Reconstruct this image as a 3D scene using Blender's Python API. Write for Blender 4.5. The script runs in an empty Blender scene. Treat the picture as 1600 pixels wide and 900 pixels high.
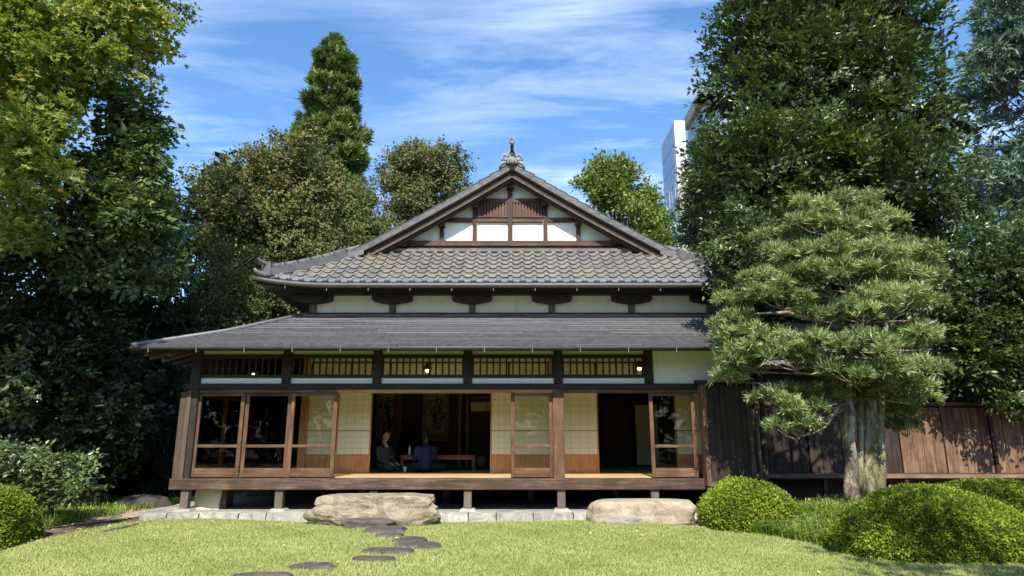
import bpy, bmesh, math, random
import numpy as np
from mathutils import Vector, Matrix, noise as mnoise
R = math.radians
PI = math.pi
rng = np.random.default_rng(7)
random.seed(7)
scene = bpy.context.scene
col = scene.collection

# ------------------------------------------------------------------ camera
FPX, EYE, PITCH = 1020.0, 1.5, R(12.97)
cam_d = bpy.data.cameras.new("camera")
cam_d.sensor_width = 36.0
cam_d.lens = 36.0 * FPX / 1600.0
cam_d.clip_start = 0.05
cam_d.clip_end = 3000
cam = bpy.data.objects.new("camera", cam_d)
cam.location = (0, 0, EYE)
cam.rotation_euler = (PI / 2 + PITCH, 0, 0)
col.objects.link(cam)
scene.camera = cam

# ------------------------------------------------------------------ sky, sun, exposure
SUN_EL, SUN_AZ = R(47), R(2.5)          # sun behind the camera, a touch to the left
w = bpy.data.worlds.new("World")
scene.world = w
w.use_nodes = True
nt = w.node_tree
nt.nodes.clear()
def wn(t, **k):
    n = nt.nodes.new(t)
    for a, b in k.items():
        setattr(n, a, b)
    return n
sky = wn('ShaderNodeTexSky', sky_type='NISHITA', sun_disc=False)
sky.sun_elevation = SUN_EL
sky.sun_rotation = PI + SUN_AZ
sky.air_density = 1.0
sky.dust_density = 0.35
sky.ozone_density = 3.0
sky.altitude = 50
tc = wn('ShaderNodeTexCoord')
sep = wn('ShaderNodeSeparateXYZ')
nt.links.new(tc.outputs['Generated'], sep.inputs[0])
zc_ = wn('ShaderNodeMath', operation='MAXIMUM'); zc_.inputs[1].default_value = 0.03
nt.links.new(sep.outputs['Z'], zc_.inputs[0])
dx = wn('ShaderNodeMath', operation='DIVIDE'); nt.links.new(sep.outputs['X'], dx.inputs[0]); nt.links.new(zc_.outputs[0], dx.inputs[1])
dy = wn('ShaderNodeMath', operation='DIVIDE'); nt.links.new(sep.outputs['Y'], dy.inputs[0]); nt.links.new(zc_.outputs[0], dy.inputs[1])
cmb = wn('ShaderNodeCombineXYZ'); nt.links.new(dx.outputs[0], cmb.inputs[0]); nt.links.new(dy.outputs[0], cmb.inputs[1])
mp = wn('ShaderNodeMapping'); mp.inputs['Rotation'].default_value = (0, 0, R(-16)); mp.inputs['Scale'].default_value = (0.55, 1.5, 1)
mp.inputs['Location'].default_value = (3.1, 1.7, 0)
nt.links.new(cmb.outputs[0], mp.inputs[0])
n1 = wn('ShaderNodeTexNoise'); n1.inputs['Scale'].default_value = 1.5; n1.inputs['Detail'].default_value = 8; n1.inputs['Roughness'].default_value = 0.62; n1.inputs['Distortion'].default_value = 0.5
nt.links.new(mp.outputs[0], n1.inputs['Vector'])
n2 = wn('ShaderNodeTexNoise'); n2.inputs['Scale'].default_value = 0.55; n2.inputs['Detail'].default_value = 3
nt.links.new(cmb.outputs[0], n2.inputs['Vector'])
r1 = wn('ShaderNodeMapRange'); r1.inputs[1].default_value = 0.47; r1.inputs[2].default_value = 0.94
nt.links.new(n1.outputs['Fac'], r1.inputs[0])
r2 = wn('ShaderNodeMapRange'); r2.inputs[1].default_value = 0.36; r2.inputs[2].default_value = 0.60
nt.links.new(n2.outputs['Fac'], r2.inputs[0])
mu = wn('ShaderNodeMath', operation='MULTIPLY'); nt.links.new(r1.outputs[0], mu.inputs[0]); nt.links.new(r2.outputs[0], mu.inputs[1])
mx = wn('ShaderNodeMix', data_type='RGBA'); nt.links.new(mu.outputs[0], mx.inputs['Factor'])
hs = wn('ShaderNodeHueSaturation'); hs.inputs['Saturation'].default_value = 1.15; hs.inputs['Value'].default_value = 1.0
nt.links.new(sky.outputs[0], hs.inputs['Color'])
nt.links.new(hs.outputs[0], mx.inputs['A'])
mx.inputs['B'].default_value = (6.6, 7.3, 8.6, 1)
bg = wn('ShaderNodeBackground'); bg.inputs['Strength'].default_value = 0.15
nt.links.new(mx.outputs['Result'], bg.inputs['Color'])
wo = wn('ShaderNodeOutputWorld'); nt.links.new(bg.outputs[0], wo.inputs[0])

sd = bpy.data.lights.new("sun", 'SUN')
sd.energy = 4.6
sd.angle = R(0.53)
sd.color = (1.0, 0.94, 0.84)
sun = bpy.data.objects.new("sun", sd)
sdir = Vector((-math.sin(SUN_AZ) * math.cos(SUN_EL), -math.cos(SUN_AZ) * math.cos(SUN_EL), math.sin(SUN_EL)))
sun.rotation_euler = (-sdir).to_track_quat('-Z', 'Y').to_euler()
sun.location = (-5, -20, 25)
col.objects.link(sun)

vs = scene.view_settings
vs.view_transform = 'Standard'
vs.look = 'None'
vs.exposure = 0.88
vs.gamma = 1.0
vs.use_curve_mapping = False
scene.cycles.use_denoising = True
scene.cycles.max_bounces = 8
scene.cycles.transparent_max_bounces = 12

# ------------------------------------------------------------------ pixel <-> place (for measuring the photograph)
CP, SP = math.cos(PITCH), math.sin(PITCH)
def zat(v, Y):
    t = (450 - v) / FPX
    return EYE + Y * (SP + t * CP) / (CP - t * SP)
def xat(u, v, Y):
    t = (450 - v) / FPX
    return (u - 800) / FPX * Y / (CP - t * SP)
def P(u, v, Y):
    return np.array((xat(u, v, Y), Y, zat(v, Y)))
def G(u, v, Z=0.0):
    t = (450 - v) / FPX
    Y = (Z - EYE) * (CP - t * SP) / (SP + t * CP)
    return (xat(u, v, Y), Y)

# ------------------------------------------------------------------ node material helpers
def newmat(name):
    m = bpy.data.materials.new(name)
    m.use_nodes = True
    n = m.node_tree
    b = n.nodes.get('Principled BSDF')
    return m, n, b
def nd(n, t, **k):
    x = n.nodes.new(t)
    for a, b in k.items():
        setattr(x, a, b)
    return x
def ramp(n, fac, stops):
    r = nd(n, 'ShaderNodeValToRGB')
    e = r.color_ramp.elements
    while len(e) < len(stops):
        e.new(0.5)
    for i, (p, c) in enumerate(stops):
        e[i].position = p
        e[i].color = (c[0], c[1], c[2], 1)
    n.links.new(fac, r.inputs[0])
    return r
def noise(n, vec, scale, detail=4, rough=0.55, dist=0.0):
    x = nd(n, 'ShaderNodeTexNoise')
    x.inputs['Scale'].default_value = scale
    x.inputs['Detail'].default_value = detail
    x.inputs['Roughness'].default_value = rough
    x.inputs['Distortion'].default_value = dist
    if vec is not None:
        n.links.new(vec, x.inputs['Vector'])
    return x
def bump(n, b, h, strength=0.3, dist=0.01):
    x = nd(n, 'ShaderNodeBump')
    x.inputs['Strength'].default_value = strength
    x.inputs['Distance'].default_value = dist
    n.links.new(h, x.inputs['Height'])
    n.links.new(x.outputs[0], b.inputs['Normal'])
def objcoord(n, sc=(1, 1, 1), jitter=0.0):
    t = nd(n, 'ShaderNodeTexCoord')
    mpn = nd(n, 'ShaderNodeMapping')
    mpn.inputs['Scale'].default_value = sc
    n.links.new(t.outputs['Object'], mpn.inputs[0])
    if jitter:
        oi = nd(n, 'ShaderNodeObjectInfo')
        ml = nd(n, 'ShaderNodeMath', operation='MULTIPLY')
        ml.inputs[1].default_value = jitter
        n.links.new(oi.outputs['Random'], ml.inputs[0])
        cb = nd(n, 'ShaderNodeCombineXYZ')
        for i in range(3):
            n.links.new(ml.outputs[0], cb.inputs[i])
        n.links.new(cb.outputs[0], mpn.inputs['Location'])
    return mpn.outputs[0]
def varied(n, colour, amount):
    """multiply a colour by a per-object brightness"""
    oi = nd(n, 'ShaderNodeObjectInfo')
    mr = nd(n, 'ShaderNodeMapRange')
    mr.inputs[3].default_value = 1 - amount
    mr.inputs[4].default_value = 1 + amount
    n.links.new(oi.outputs['Random'], mr.inputs[0])
    h = nd(n, 'ShaderNodeHueSaturation')
    n.links.new(colour, h.inputs['Color'])
    n.links.new(mr.outputs[0], h.inputs['Value'])
    return h.outputs[0]

def wood(name, c0, c1, axis='z', rough=0.6, scale=14, var=0.12, wear=None, spec=0.35):
    m, n, b = newmat(name)
    sc = {'x': (0.06, 1, 1), 'y': (1, 0.06, 1), 'z': (1, 1, 0.06)}[axis]
    v = objcoord(n, sc, 7.0)
    g = noise(n, v, scale * 2.2, 6, 0.65, 0.6)
    v2 = objcoord(n, (1, 1, 1), 3.0)
    st = noise(n, v2, 2.3, 4, 0.6)
    ad = nd(n, 'ShaderNodeMath', operation='MULTIPLY_ADD')
    n.links.new(st.outputs['Fac'], ad.inputs[0]); ad.inputs[1].default_value = 0.7
    n.links.new(g.outputs['Fac'], ad.inputs[2])
    stops = [(0.62, c0), (1.02, c1)]
    if wear:
        stops = [(0.60, c0), (0.86, c1), (1.06, wear)]
    sb = nd(n, 'ShaderNodeMath', operation='MULTIPLY'); sb.inputs[1].default_value = 0.82
    n.links.new(ad.outputs[0], sb.inputs[0])
    stops = [(p * 0.82, c) for p, c in stops]
    r = ramp(n, sb.outputs[0], stops)
    n.links.new(varied(n, r.outputs[0], var), b.inputs['Base Color'])
    b.inputs['Roughness'].default_value = rough
    b.inputs['Specular IOR Level'].default_value = spec
    bump(n, b, g.outputs['Fac'], 0.25, 0.004)
    return m

def stone(name, stops, scale=3.0, rough=0.85, bmp=0.5, bdist=0.03, sc=(1, 1, 1), dist=1.2, var=0.0):
    m, n, b = newmat(name)
    v = objcoord(n, sc, 5.0)
    g = noise(n, v, scale, 9, 0.66, dist)
    f = noise(n, v, scale * 14, 5, 0.6)
    ad = nd(n, 'ShaderNodeMath', operation='MULTIPLY_ADD')
    n.links.new(f.outputs['Fac'], ad.inputs[0]); ad.inputs[1].default_value = 0.35
    n.links.new(g.outputs['Fac'], ad.inputs[2])
    sb = nd(n, 'ShaderNodeMath', operation='SUBTRACT'); sb.inputs[1].default_value = 0.175
    n.links.new(ad.outputs[0], sb.inputs[0])
    r = ramp(n, sb.outputs[0], stops)
    out = r.outputs[0]
    if var:
        out = varied(n, out, var)
    n.links.new(out, b.inputs['Base Color'])
    b.inputs['Roughness'].default_value = rough
    b.inputs['Specular IOR Level'].default_value = 0.3
    bump(n, b, ad.outputs[0], bmp, bdist)
    return m

def plain(name, c, rough=0.6, var=0.06, scale=6, spec=0.4, metal=0.0, bmp=0.0, objvar=0.0):
    m, n, b = newmat(name)
    v = objcoord(n, (1, 1, 1), 2.0)
    g = noise(n, v, scale, 5, 0.6)
    r = ramp(n, g.outputs['Fac'], [(0.3, [x * (1 - var) for x in c]), (0.7, [min(1, x * (1 + var)) for x in c])])
    out = r.outputs[0]
    if objvar:
        out = varied(n, out, objvar)
    n.links.new(out, b.inputs['Base Color'])
    b.inputs['Roughness'].default_value = rough
    b.inputs['Metallic'].default_value = metal
    b.inputs['Specular IOR Level'].default_value = spec
    if bmp:
        bump(n, b, noise(n, v, scale * 8, 5, 0.6).outputs['Fac'], bmp, 0.005)
    return m

def leafmat(name, stops, rough=0.45, spec=0.4, trans=0.3, tint=(1.0, 1.0, 0.55), k=1.0, up=0.0):
    """foliage: the leaf's own colour varies from leaf to leaf through the attribute rnd"""
    m, n, b = newmat(name)
    a = nd(n, 'ShaderNodeAttribute', attribute_name='rnd')
    r = ramp(n, a.outputs['Fac'], [(p, [c * k for c in cc]) for p, cc in stops])
    n.links.new(r.outputs[0], b.inputs['Base Color'])
    b.inputs['Roughness'].default_value = rough
    b.inputs['Specular IOR Level'].default_value = spec
    if up:                                              # curved blades: soften the facets' shading
        ge = nd(n, 'ShaderNodeNewGeometry')
        va = nd(n, 'ShaderNodeVectorMath', operation='MULTIPLY_ADD')
        n.links.new(ge.outputs['Normal'], va.inputs[0]); va.inputs[1].default_value = (1 - up,) * 3; va.inputs[2].default_value = (0, 0, up)
        vn = nd(n, 'ShaderNodeVectorMath', operation='NORMALIZE')
        n.links.new(va.outputs[0], vn.inputs[0]); n.links.new(vn.outputs[0], b.inputs['Normal'])
    t = nd(n, 'ShaderNodeBsdfTranslucent')
    tm = nd(n, 'ShaderNodeMix', data_type='RGBA', blend_type='MULTIPLY')
    tm.inputs['Factor'].default_value = 1.0
    n.links.new(r.outputs[0], tm.inputs['A'])
    tm.inputs['B'].default_value = (tint[0] * 1.4, tint[1] * 1.4, tint[2], 1)
    n.links.new(tm.outputs['Result'], t.inputs['Color'])
    ms = nd(n, 'ShaderNodeMixShader')
    ms.inputs[0].default_value = trans
    o = n.nodes.get('Material Output')
    n.links.new(b.outputs[0], ms.inputs[1])
    n.links.new(t.outputs[0], ms.inputs[2])
    n.links.new(ms.outputs[0], o.inputs[0])
    return m

M = {}
M['dark_wood'] = wood('dark_wood', (0.012, 0.008, 0.006), (0.035, 0.022, 0.015), 'x', 0.65)
M['dark_post'] = wood('dark_post', (0.012, 0.008, 0.006), (0.040, 0.025, 0.017), 'z', 0.65)
M['edge_board'] = wood('edge_board', (0.044, 0.027, 0.018), (0.100, 0.064, 0.043), 'z', 0.7)
M['red_wood'] = wood('red_wood', (0.044, 0.021, 0.011), (0.110, 0.053, 0.026), 'z', 0.55, wear=(0.165, 0.098, 0.058))
M['red_rail'] = wood('red_rail', (0.044, 0.021, 0.011), (0.110, 0.053, 0.026), 'x', 0.55, wear=(0.175, 0.106, 0.064))
M['edge_beam'] = wood('edge_beam', (0.032, 0.019, 0.012), (0.076, 0.044, 0.028), 'x', 0.6, wear=(0.15, 0.102, 0.072))
M['grey_post'] = wood('grey_post', (0.065, 0.046, 0.036), (0.150, 0.112, 0.090), 'z', 0.75)
M['gable_wood'] = wood('gable_wood', (0.018, 0.008, 0.0045), (0.062, 0.024, 0.011), 'z', 0.6)
M['gable_beam'] = wood('gable_beam', (0.020, 0.009, 0.005), (0.072, 0.030, 0.013), 'x', 0.6, wear=(0.13, 0.060, 0.028))
M['gable_slat'] = wood('gable_slat', (0.055, 0.022, 0.010), (0.13, 0.054, 0.023), 'z', 0.6)
M['tan_wood'] = wood('tan_wood', (0.10, 0.062, 0.038), (0.26, 0.17, 0.11), 'x', 0.7)
M['orange_wood'] = wood('orange_wood', (0.25, 0.105, 0.038), (0.46, 0.22, 0.085), 'x', 0.5)
M['orange_board'] = wood('orange_board', (0.30, 0.125, 0.036), (0.55, 0.27, 0.09), 'z', 0.5)
M['floor_wood'] = wood('floor_wood', (0.42, 0.27, 0.12), (0.60, 0.42, 0.22), 'x', 0.4)
M['plank'] = wood('plank', (0.050, 0.027, 0.016), (0.140, 0.080, 0.047), 'z', 0.75, scale=9, var=0.16, wear=(0.23, 0.145, 0.088))
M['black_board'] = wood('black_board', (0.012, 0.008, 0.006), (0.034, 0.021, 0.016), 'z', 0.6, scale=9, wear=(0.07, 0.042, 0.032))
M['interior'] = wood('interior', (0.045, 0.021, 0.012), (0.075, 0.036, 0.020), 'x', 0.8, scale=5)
M['table_wood'] = wood('table_wood', (0.11, 0.035, 0.016), (0.26, 0.09, 0.040), 'x', 0.3)
def plaster(name, c, amt=0.14):
    m, n, b = newmat(name)
    st = noise(n, objcoord(n, (3.0, 3.0, 0.35), 1.0), 2.2, 6, 0.65, 0.4)
    bl = noise(n, objcoord(n, (1, 1, 1), 1.0), 1.7, 6, 0.7)
    ad = nd(n, 'ShaderNodeMath', operation='MULTIPLY_ADD'); ad.inputs[1].default_value = .6
    n.links.new(bl.outputs['Fac'], ad.inputs[0]); n.links.new(st.outputs['Fac'], ad.inputs[2])
    r = ramp(n, ad.outputs[0], [(.56, [x * (1 - amt * 1.6) for x in c]), (.72, [x * (1 - amt * .4) for x in c]), (.95, c)])
    n.links.new(r.outputs[0], b.inputs['Base Color'])
    b.inputs['Roughness'].default_value = .92; b.inputs['Specular IOR Level'].default_value = .2
    bump(n, b, noise(n, objcoord(n), 30, 6, .7).outputs['Fac'], .12, .006)
    return m
M['plaster'] = plaster('plaster', (0.82, 0.80, 0.745), .10)
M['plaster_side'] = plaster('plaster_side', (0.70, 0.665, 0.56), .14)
M['cream_finish'] = plain('cream_finish', (0.66, 0.62, 0.40), 0.9, 0.04, 2, 0.2)
M['tatami'] = wood('tatami', (0.36, 0.29, 0.12), (0.48, 0.40, 0.20), 'x', 0.7, scale=40, var=0.05)
M['black_cloth'] = plain('black_cloth', (0.012, 0.012, 0.014), 0.9)
M['roof_grey'] = stone('roof_grey', [(0.25, (0.072, 0.070, 0.072)), (0.55, (0.128, 0.124, 0.121)), (0.8, (0.195, 0.187, 0.175))], 2.2, 0.6, 0.2, 0.01)
M['ornament'] = stone('ornament', [(0.28, (0.10, 0.10, 0.10)), (0.5, (0.22, 0.22, 0.215)), (0.75, (0.36, 0.36, 0.35))], 6, 0.6, 0.4, 0.02)
M['metal_dark'] = plain('metal_dark', (0.030, 0.028, 0.028), 0.45, 0.2, 8, 0.5)
M['gutter'] = plain('gutter', (0.060, 0.055, 0.050), 0.5, 0.2, 5, 0.5)
M['pipe'] = plain('pipe', (0.16, 0.16, 0.15), 0.5)

def tile_mat(name, stops, rough, amt=0.34, big=0.95):
    m, n, b = newmat(name)
    oi = nd(n, 'ShaderNodeObjectInfo')
    v = objcoord(n, (1, 1, 1), 9.0)
    g = noise(n, v, 6.0, 6, 0.65, 0.5)
    loc = noise(n, oi.outputs['Location'], 0.9, 3, 0.6)          # patches that run over many pieces
    ad = nd(n, 'ShaderNodeMath', operation='MULTIPLY_ADD')
    n.links.new(oi.outputs['Random'], ad.inputs[0]); ad.inputs[1].default_value = amt
    m2 = nd(n, 'ShaderNodeMath', operation='MULTIPLY_ADD'); m2.inputs[1].default_value = 0.55; m2.inputs[2].default_value = -0.12 - big * .5 - amt * .5 + .35
    n.links.new(g.outputs['Fac'], m2.inputs[0])
    m3 = nd(n, 'ShaderNodeMath', operation='MULTIPLY_ADD'); m3.inputs[1].default_value = big
    n.links.new(loc.outputs['Fac'], m3.inputs[0]); n.links.new(m2.outputs[0], m3.inputs[2])
    n.links.new(m3.outputs[0], ad.inputs[2])
    r = ramp(n, ad.outputs[0], stops)
    n.links.new(r.outputs[0], b.inputs['Base Color'])
    b.inputs['Roughness'].default_value = rough
    b.inputs['Specular IOR Level'].default_value = 0.5
    bump(n, b, g.outputs['Fac'], 0.2, 0.01)
    return m
M['tile'] = tile_mat('tile', [(0.05, (0.105, 0.106, 0.112)), (0.36, (0.155, 0.148, 0.136)), (0.58, (0.192, 0.174, 0.142)), (0.80, (0.222, 0.192, 0.142)), (1.0, (0.29, 0.258, 0.205))], 0.36, 0.34, 0.55)
M['eave_tile'] = tile_mat('eave_tile', [(0.1, (0.11, 0.118, 0.135)), (0.5, (0.155, 0.16, 0.172)), (0.95, (0.22, 0.22, 0.22))], 0.42)
M['shingle'] = tile_mat('shingle', [(0.05, (0.098, 0.100, 0.108)), (0.40, (0.160, 0.158, 0.163)), (0.70, (0.23, 0.223, 0.22)), (1.0, (0.32, 0.30, 0.275))], 0.5, 0.50, 0.45)
M['shingle_edge'] = plain('shingle_edge', (0.066, 0.065, 0.068), 0.8, .3, 9, .2)  # darker lip colour stands in for a shadow line at each course

# shoji paper: lets some light through
def paper():
    m, n, b = newmat('shoji_paper')
    v = objcoord(n, (1, 1, 1), 1.0)
    g = noise(n, v, 3.0, 4, 0.6)
    r = ramp(n, g.outputs['Fac'], [(0.3, (0.80, 0.72, 0.49)), (0.7, (0.87, 0.80, 0.58))])
    n.links.new(r.outputs[0], b.inputs['Base Color'])
    b.inputs['Roughness'].default_value = 0.9
    b.inputs['Specular IOR Level'].default_value = 0.1
    t = nd(n, 'ShaderNodeBsdfTranslucent'); n.links.new(r.outputs[0], t.inputs['Color'])
    ms = nd(n, 'ShaderNodeMixShader'); ms.inputs[0].default_value = 0.12
    o = n.nodes.get('Material Output')
    n.links.new(b.outputs[0], ms.inputs[1]); n.links.new(t.outputs[0], ms.inputs[2]); n.links.new(ms.outputs[0], o.inputs[0])
    return m
M['paper'] = paper()
def glass():
    m, n, b = newmat('window_glass')
    tr = nd(n, 'ShaderNodeBsdfTransparent'); tr.inputs[0].default_value = (0.90, 0.92, 0.89, 1)
    gl = nd(n, 'ShaderNodeBsdfGlossy'); gl.inputs['Roughness'].default_value = 0.02
    v = objcoord(n, (1, 1, 1), 3.0)
    g = noise(n, v, 2.2, 2, 0.5)
    bp = nd(n, 'ShaderNodeBump'); bp.inputs['Strength'].default_value = 0.10; bp.inputs['Distance'].default_value = 0.02
    n.links.new(g.outputs['Fac'], bp.inputs['Height']); n.links.new(bp.outputs[0], gl.inputs['Normal'])
    fr = nd(n, 'ShaderNodeFresnel'); fr.inputs[0].default_value = 1.36
    ms = nd(n, 'ShaderNodeMixShader'); n.links.new(fr.outputs[0], ms.inputs[0])
    n.links.new(tr.outputs[0], ms.inputs[1]); n.links.new(gl.outputs[0], ms.inputs[2])
    o = n.nodes.get('Material Output'); n.links.new(ms.outputs[0], o.inputs[0])
    return m
M['glass'] = glass()
def emit(name, c, s):
    m, n, b = newmat(name)
    b.inputs['Emission Color'].default_value = (*c, 1)
    b.inputs['Emission Strength'].default_value = s
    b.inputs['Base Color'].default_value = (*c, 1)
    return m
M['bulb'] = emit('bulb', (1.0, 0.72, 0.34), 6.0)

# foliage colours
M['maple'] = leafmat('maple_leaf', [(0.0, (0.060, 0.092, 0.020)), (0.45, (0.13, 0.165, 0.034)), (0.8, (0.20, 0.225, 0.048)), (1.0, (0.29, 0.26, 0.07))], 0.5, 0.35, 0.42, k=1.65)
M['midgreen'] = leafmat('midgreen_leaf', [(0.0, (0.026, 0.050, 0.016)), (0.6, (0.055, 0.090, 0.028)), (1.0, (0.12, 0.155, 0.050))], 0.45, 0.4, 0.28, k=1.75)
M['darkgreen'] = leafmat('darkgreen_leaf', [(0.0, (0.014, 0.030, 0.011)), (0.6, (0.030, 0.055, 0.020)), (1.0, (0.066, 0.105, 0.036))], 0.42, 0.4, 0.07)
M['evergreen'] = leafmat('evergreen_leaf', [(0.0, (0.018, 0.040, 0.013)), (0.5, (0.046, 0.080, 0.022)), (0.88, (0.105, 0.150, 0.036)), (1.0, (0.18, 0.225, 0.060))], 0.36, 0.5, 0.2, k=1.05)
M['olive'] = leafmat('olive_leaf', [(0.0, (0.048, 0.060, 0.018)), (0.4, (0.082, 0.092, 0.030)), (0.75, (0.112, 0.114, 0.042)), (1.0, (0.150, 0.115, 0.054))], 0.55, 0.2, 0.2, (1, .95, .5), k=1.45)
M['olive_green'] = leafmat('olive_green_leaf', [(0.0, (0.040, 0.060, 0.016)), (0.5, (0.076, 0.098, 0.030)), (0.85, (0.112, 0.124, 0.042)), (1.0, (0.145, 0.12, 0.05))], 0.55, 0.2, 0.2, (1, .95, .5), k=1.45)
M['conifer'] = leafmat('conifer_needle', [(0.0, (0.030, 0.055, 0.014)), (0.5, (0.080, 0.125, 0.030)), (1.0, (0.16, 0.20, 0.055))], 0.5, 0.35, 0.15, k=1.4)
M['cedar'] = leafmat('cedar_needle', [(0.0, (0.035, 0.065, 0.042)), (0.5, (0.080, 0.125, 0.080)), (1.0, (0.16, 0.21, 0.14))], 0.5, 0.35, 0.15, (1, 1, .8), k=1.3)
M['ginkgo'] = leafmat('ginkgo_leaf', [(0.0, (0.075, 0.115, 0.030)), (0.5, (0.135, 0.19, 0.045)), (1.0, (0.23, 0.28, 0.075))], 0.5, 0.35, 0.3, k=1.15)
M['podocarp'] = leafmat('podocarp_leaf', [(0.0, (0.076, 0.108, 0.040)), (0.5, (0.168, 0.214, 0.080)), (0.88, (0.29, 0.342, 0.148)), (1.0, (0.36, 0.42, 0.145))], 0.40, 0.45, 0.25, k=1.2)
M['azalea'] = leafmat('azalea_leaf', [(0.0, (0.050, 0.080, 0.008)), (0.5, (0.115, 0.160, 0.012)), (1.0, (0.21, 0.25, 0.025))], 0.5, 0.3, 0.25, k=1.55)
M['camellia'] = leafmat('camellia_leaf', [(0.0, (0.040, 0.072, 0.020)), (0.5, (0.075, 0.122, 0.032)), (1.0, (0.16, 0.22, 0.07))], 0.34, 0.5, 0.15, k=0.95)
M['mondo'] = leafmat('mondo_blade', [(0.0, (0.040, 0.072, 0.012)), (0.5, (0.092, 0.140, 0.022)), (0.9, (0.17, 0.22, 0.04)), (1.0, (0.28, 0.27, 0.09))], 0.5, 0.3, 0.25, k=1.85)
M['turf'] = leafmat('turf_blade', [(0.0, (0.20, 0.235, 0.066)), (0.5, (0.345, 0.385, 0.130)), (0.86, (0.45, 0.465, 0.20)), (1.0, (0.56, 0.50, 0.29))], 0.6, 0.25, 0.3, k=1.12, up=0.6)
M['fallen'] = leafmat('fallen_leaf', [(0.0, (0.22, 0.12, 0.04)), (0.6, (0.45, 0.34, 0.16)), (1.0, (0.62, 0.55, 0.35))], 0.7, 0.2, 0.1)
M['bark'] = stone('bark', [(0.3, (0.05, 0.038, 0.028)), (0.6, (0.13, 0.10, 0.075)), (0.8, (0.22, 0.18, 0.14))], 6, 0.9, 0.8, 0.02, (1, 1, 0.3))
M['lattice'] = plain('lattice_wood', (.50, .38, .19), .7)
M['bark_moss'] = stone('bark_moss', [(0.32, (0.055, 0.046, 0.024)), (0.45, (0.13, 0.12, 0.05)), (0.57, (0.29, 0.25, 0.17)), (0.72, (0.48, 0.43, 0.35))], 3.4, 0.9, 0.9, 0.03, (1, 1, 0.5))
M['bark_light'] = stone('bark_light', [(0.34, (0.06, 0.045, 0.032)), (0.46, (0.17, 0.135, 0.095)), (0.56, (0.34, 0.295, 0.225)), (0.72, (0.52, 0.48, 0.40))], 4.2, 0.9, 0.9, 0.03, (1, 1, 0.5))
M['twig'] = stone('twig', [(0.3, (0.10, 0.072, 0.05)), (0.7, (0.30, 0.235, 0.165))], 6, 0.9, 0.3, 0.01)

# ------------------------------------------------------------------ mesh helpers
ORG = {}                                            # world position of every thing's base
def link(o, parent=None):
    col.objects.link(o)
    if parent is not None:
        o.parent = parent
    return o
def tag(o, label, cat, group=None, kind=None):
    if label: o['label'] = label
    if cat: o['category'] = cat
    if group: o['group'] = group
    if kind: o['kind'] = kind
    return o
def empty(name, loc, label=None, cat=None, group=None, kind=None):
    o = bpy.data.objects.new(name, None)
    o.empty_display_size = 0.2
    o.location = loc
    col.objects.link(o)
    ORG[o.name] = np.array(loc, float)
    return tag(o, label, cat, group, kind)
def org(o):
    while o is not None:
        if o.name in ORG: return ORG[o.name]
        o = o.parent
    return np.zeros(3)

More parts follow.
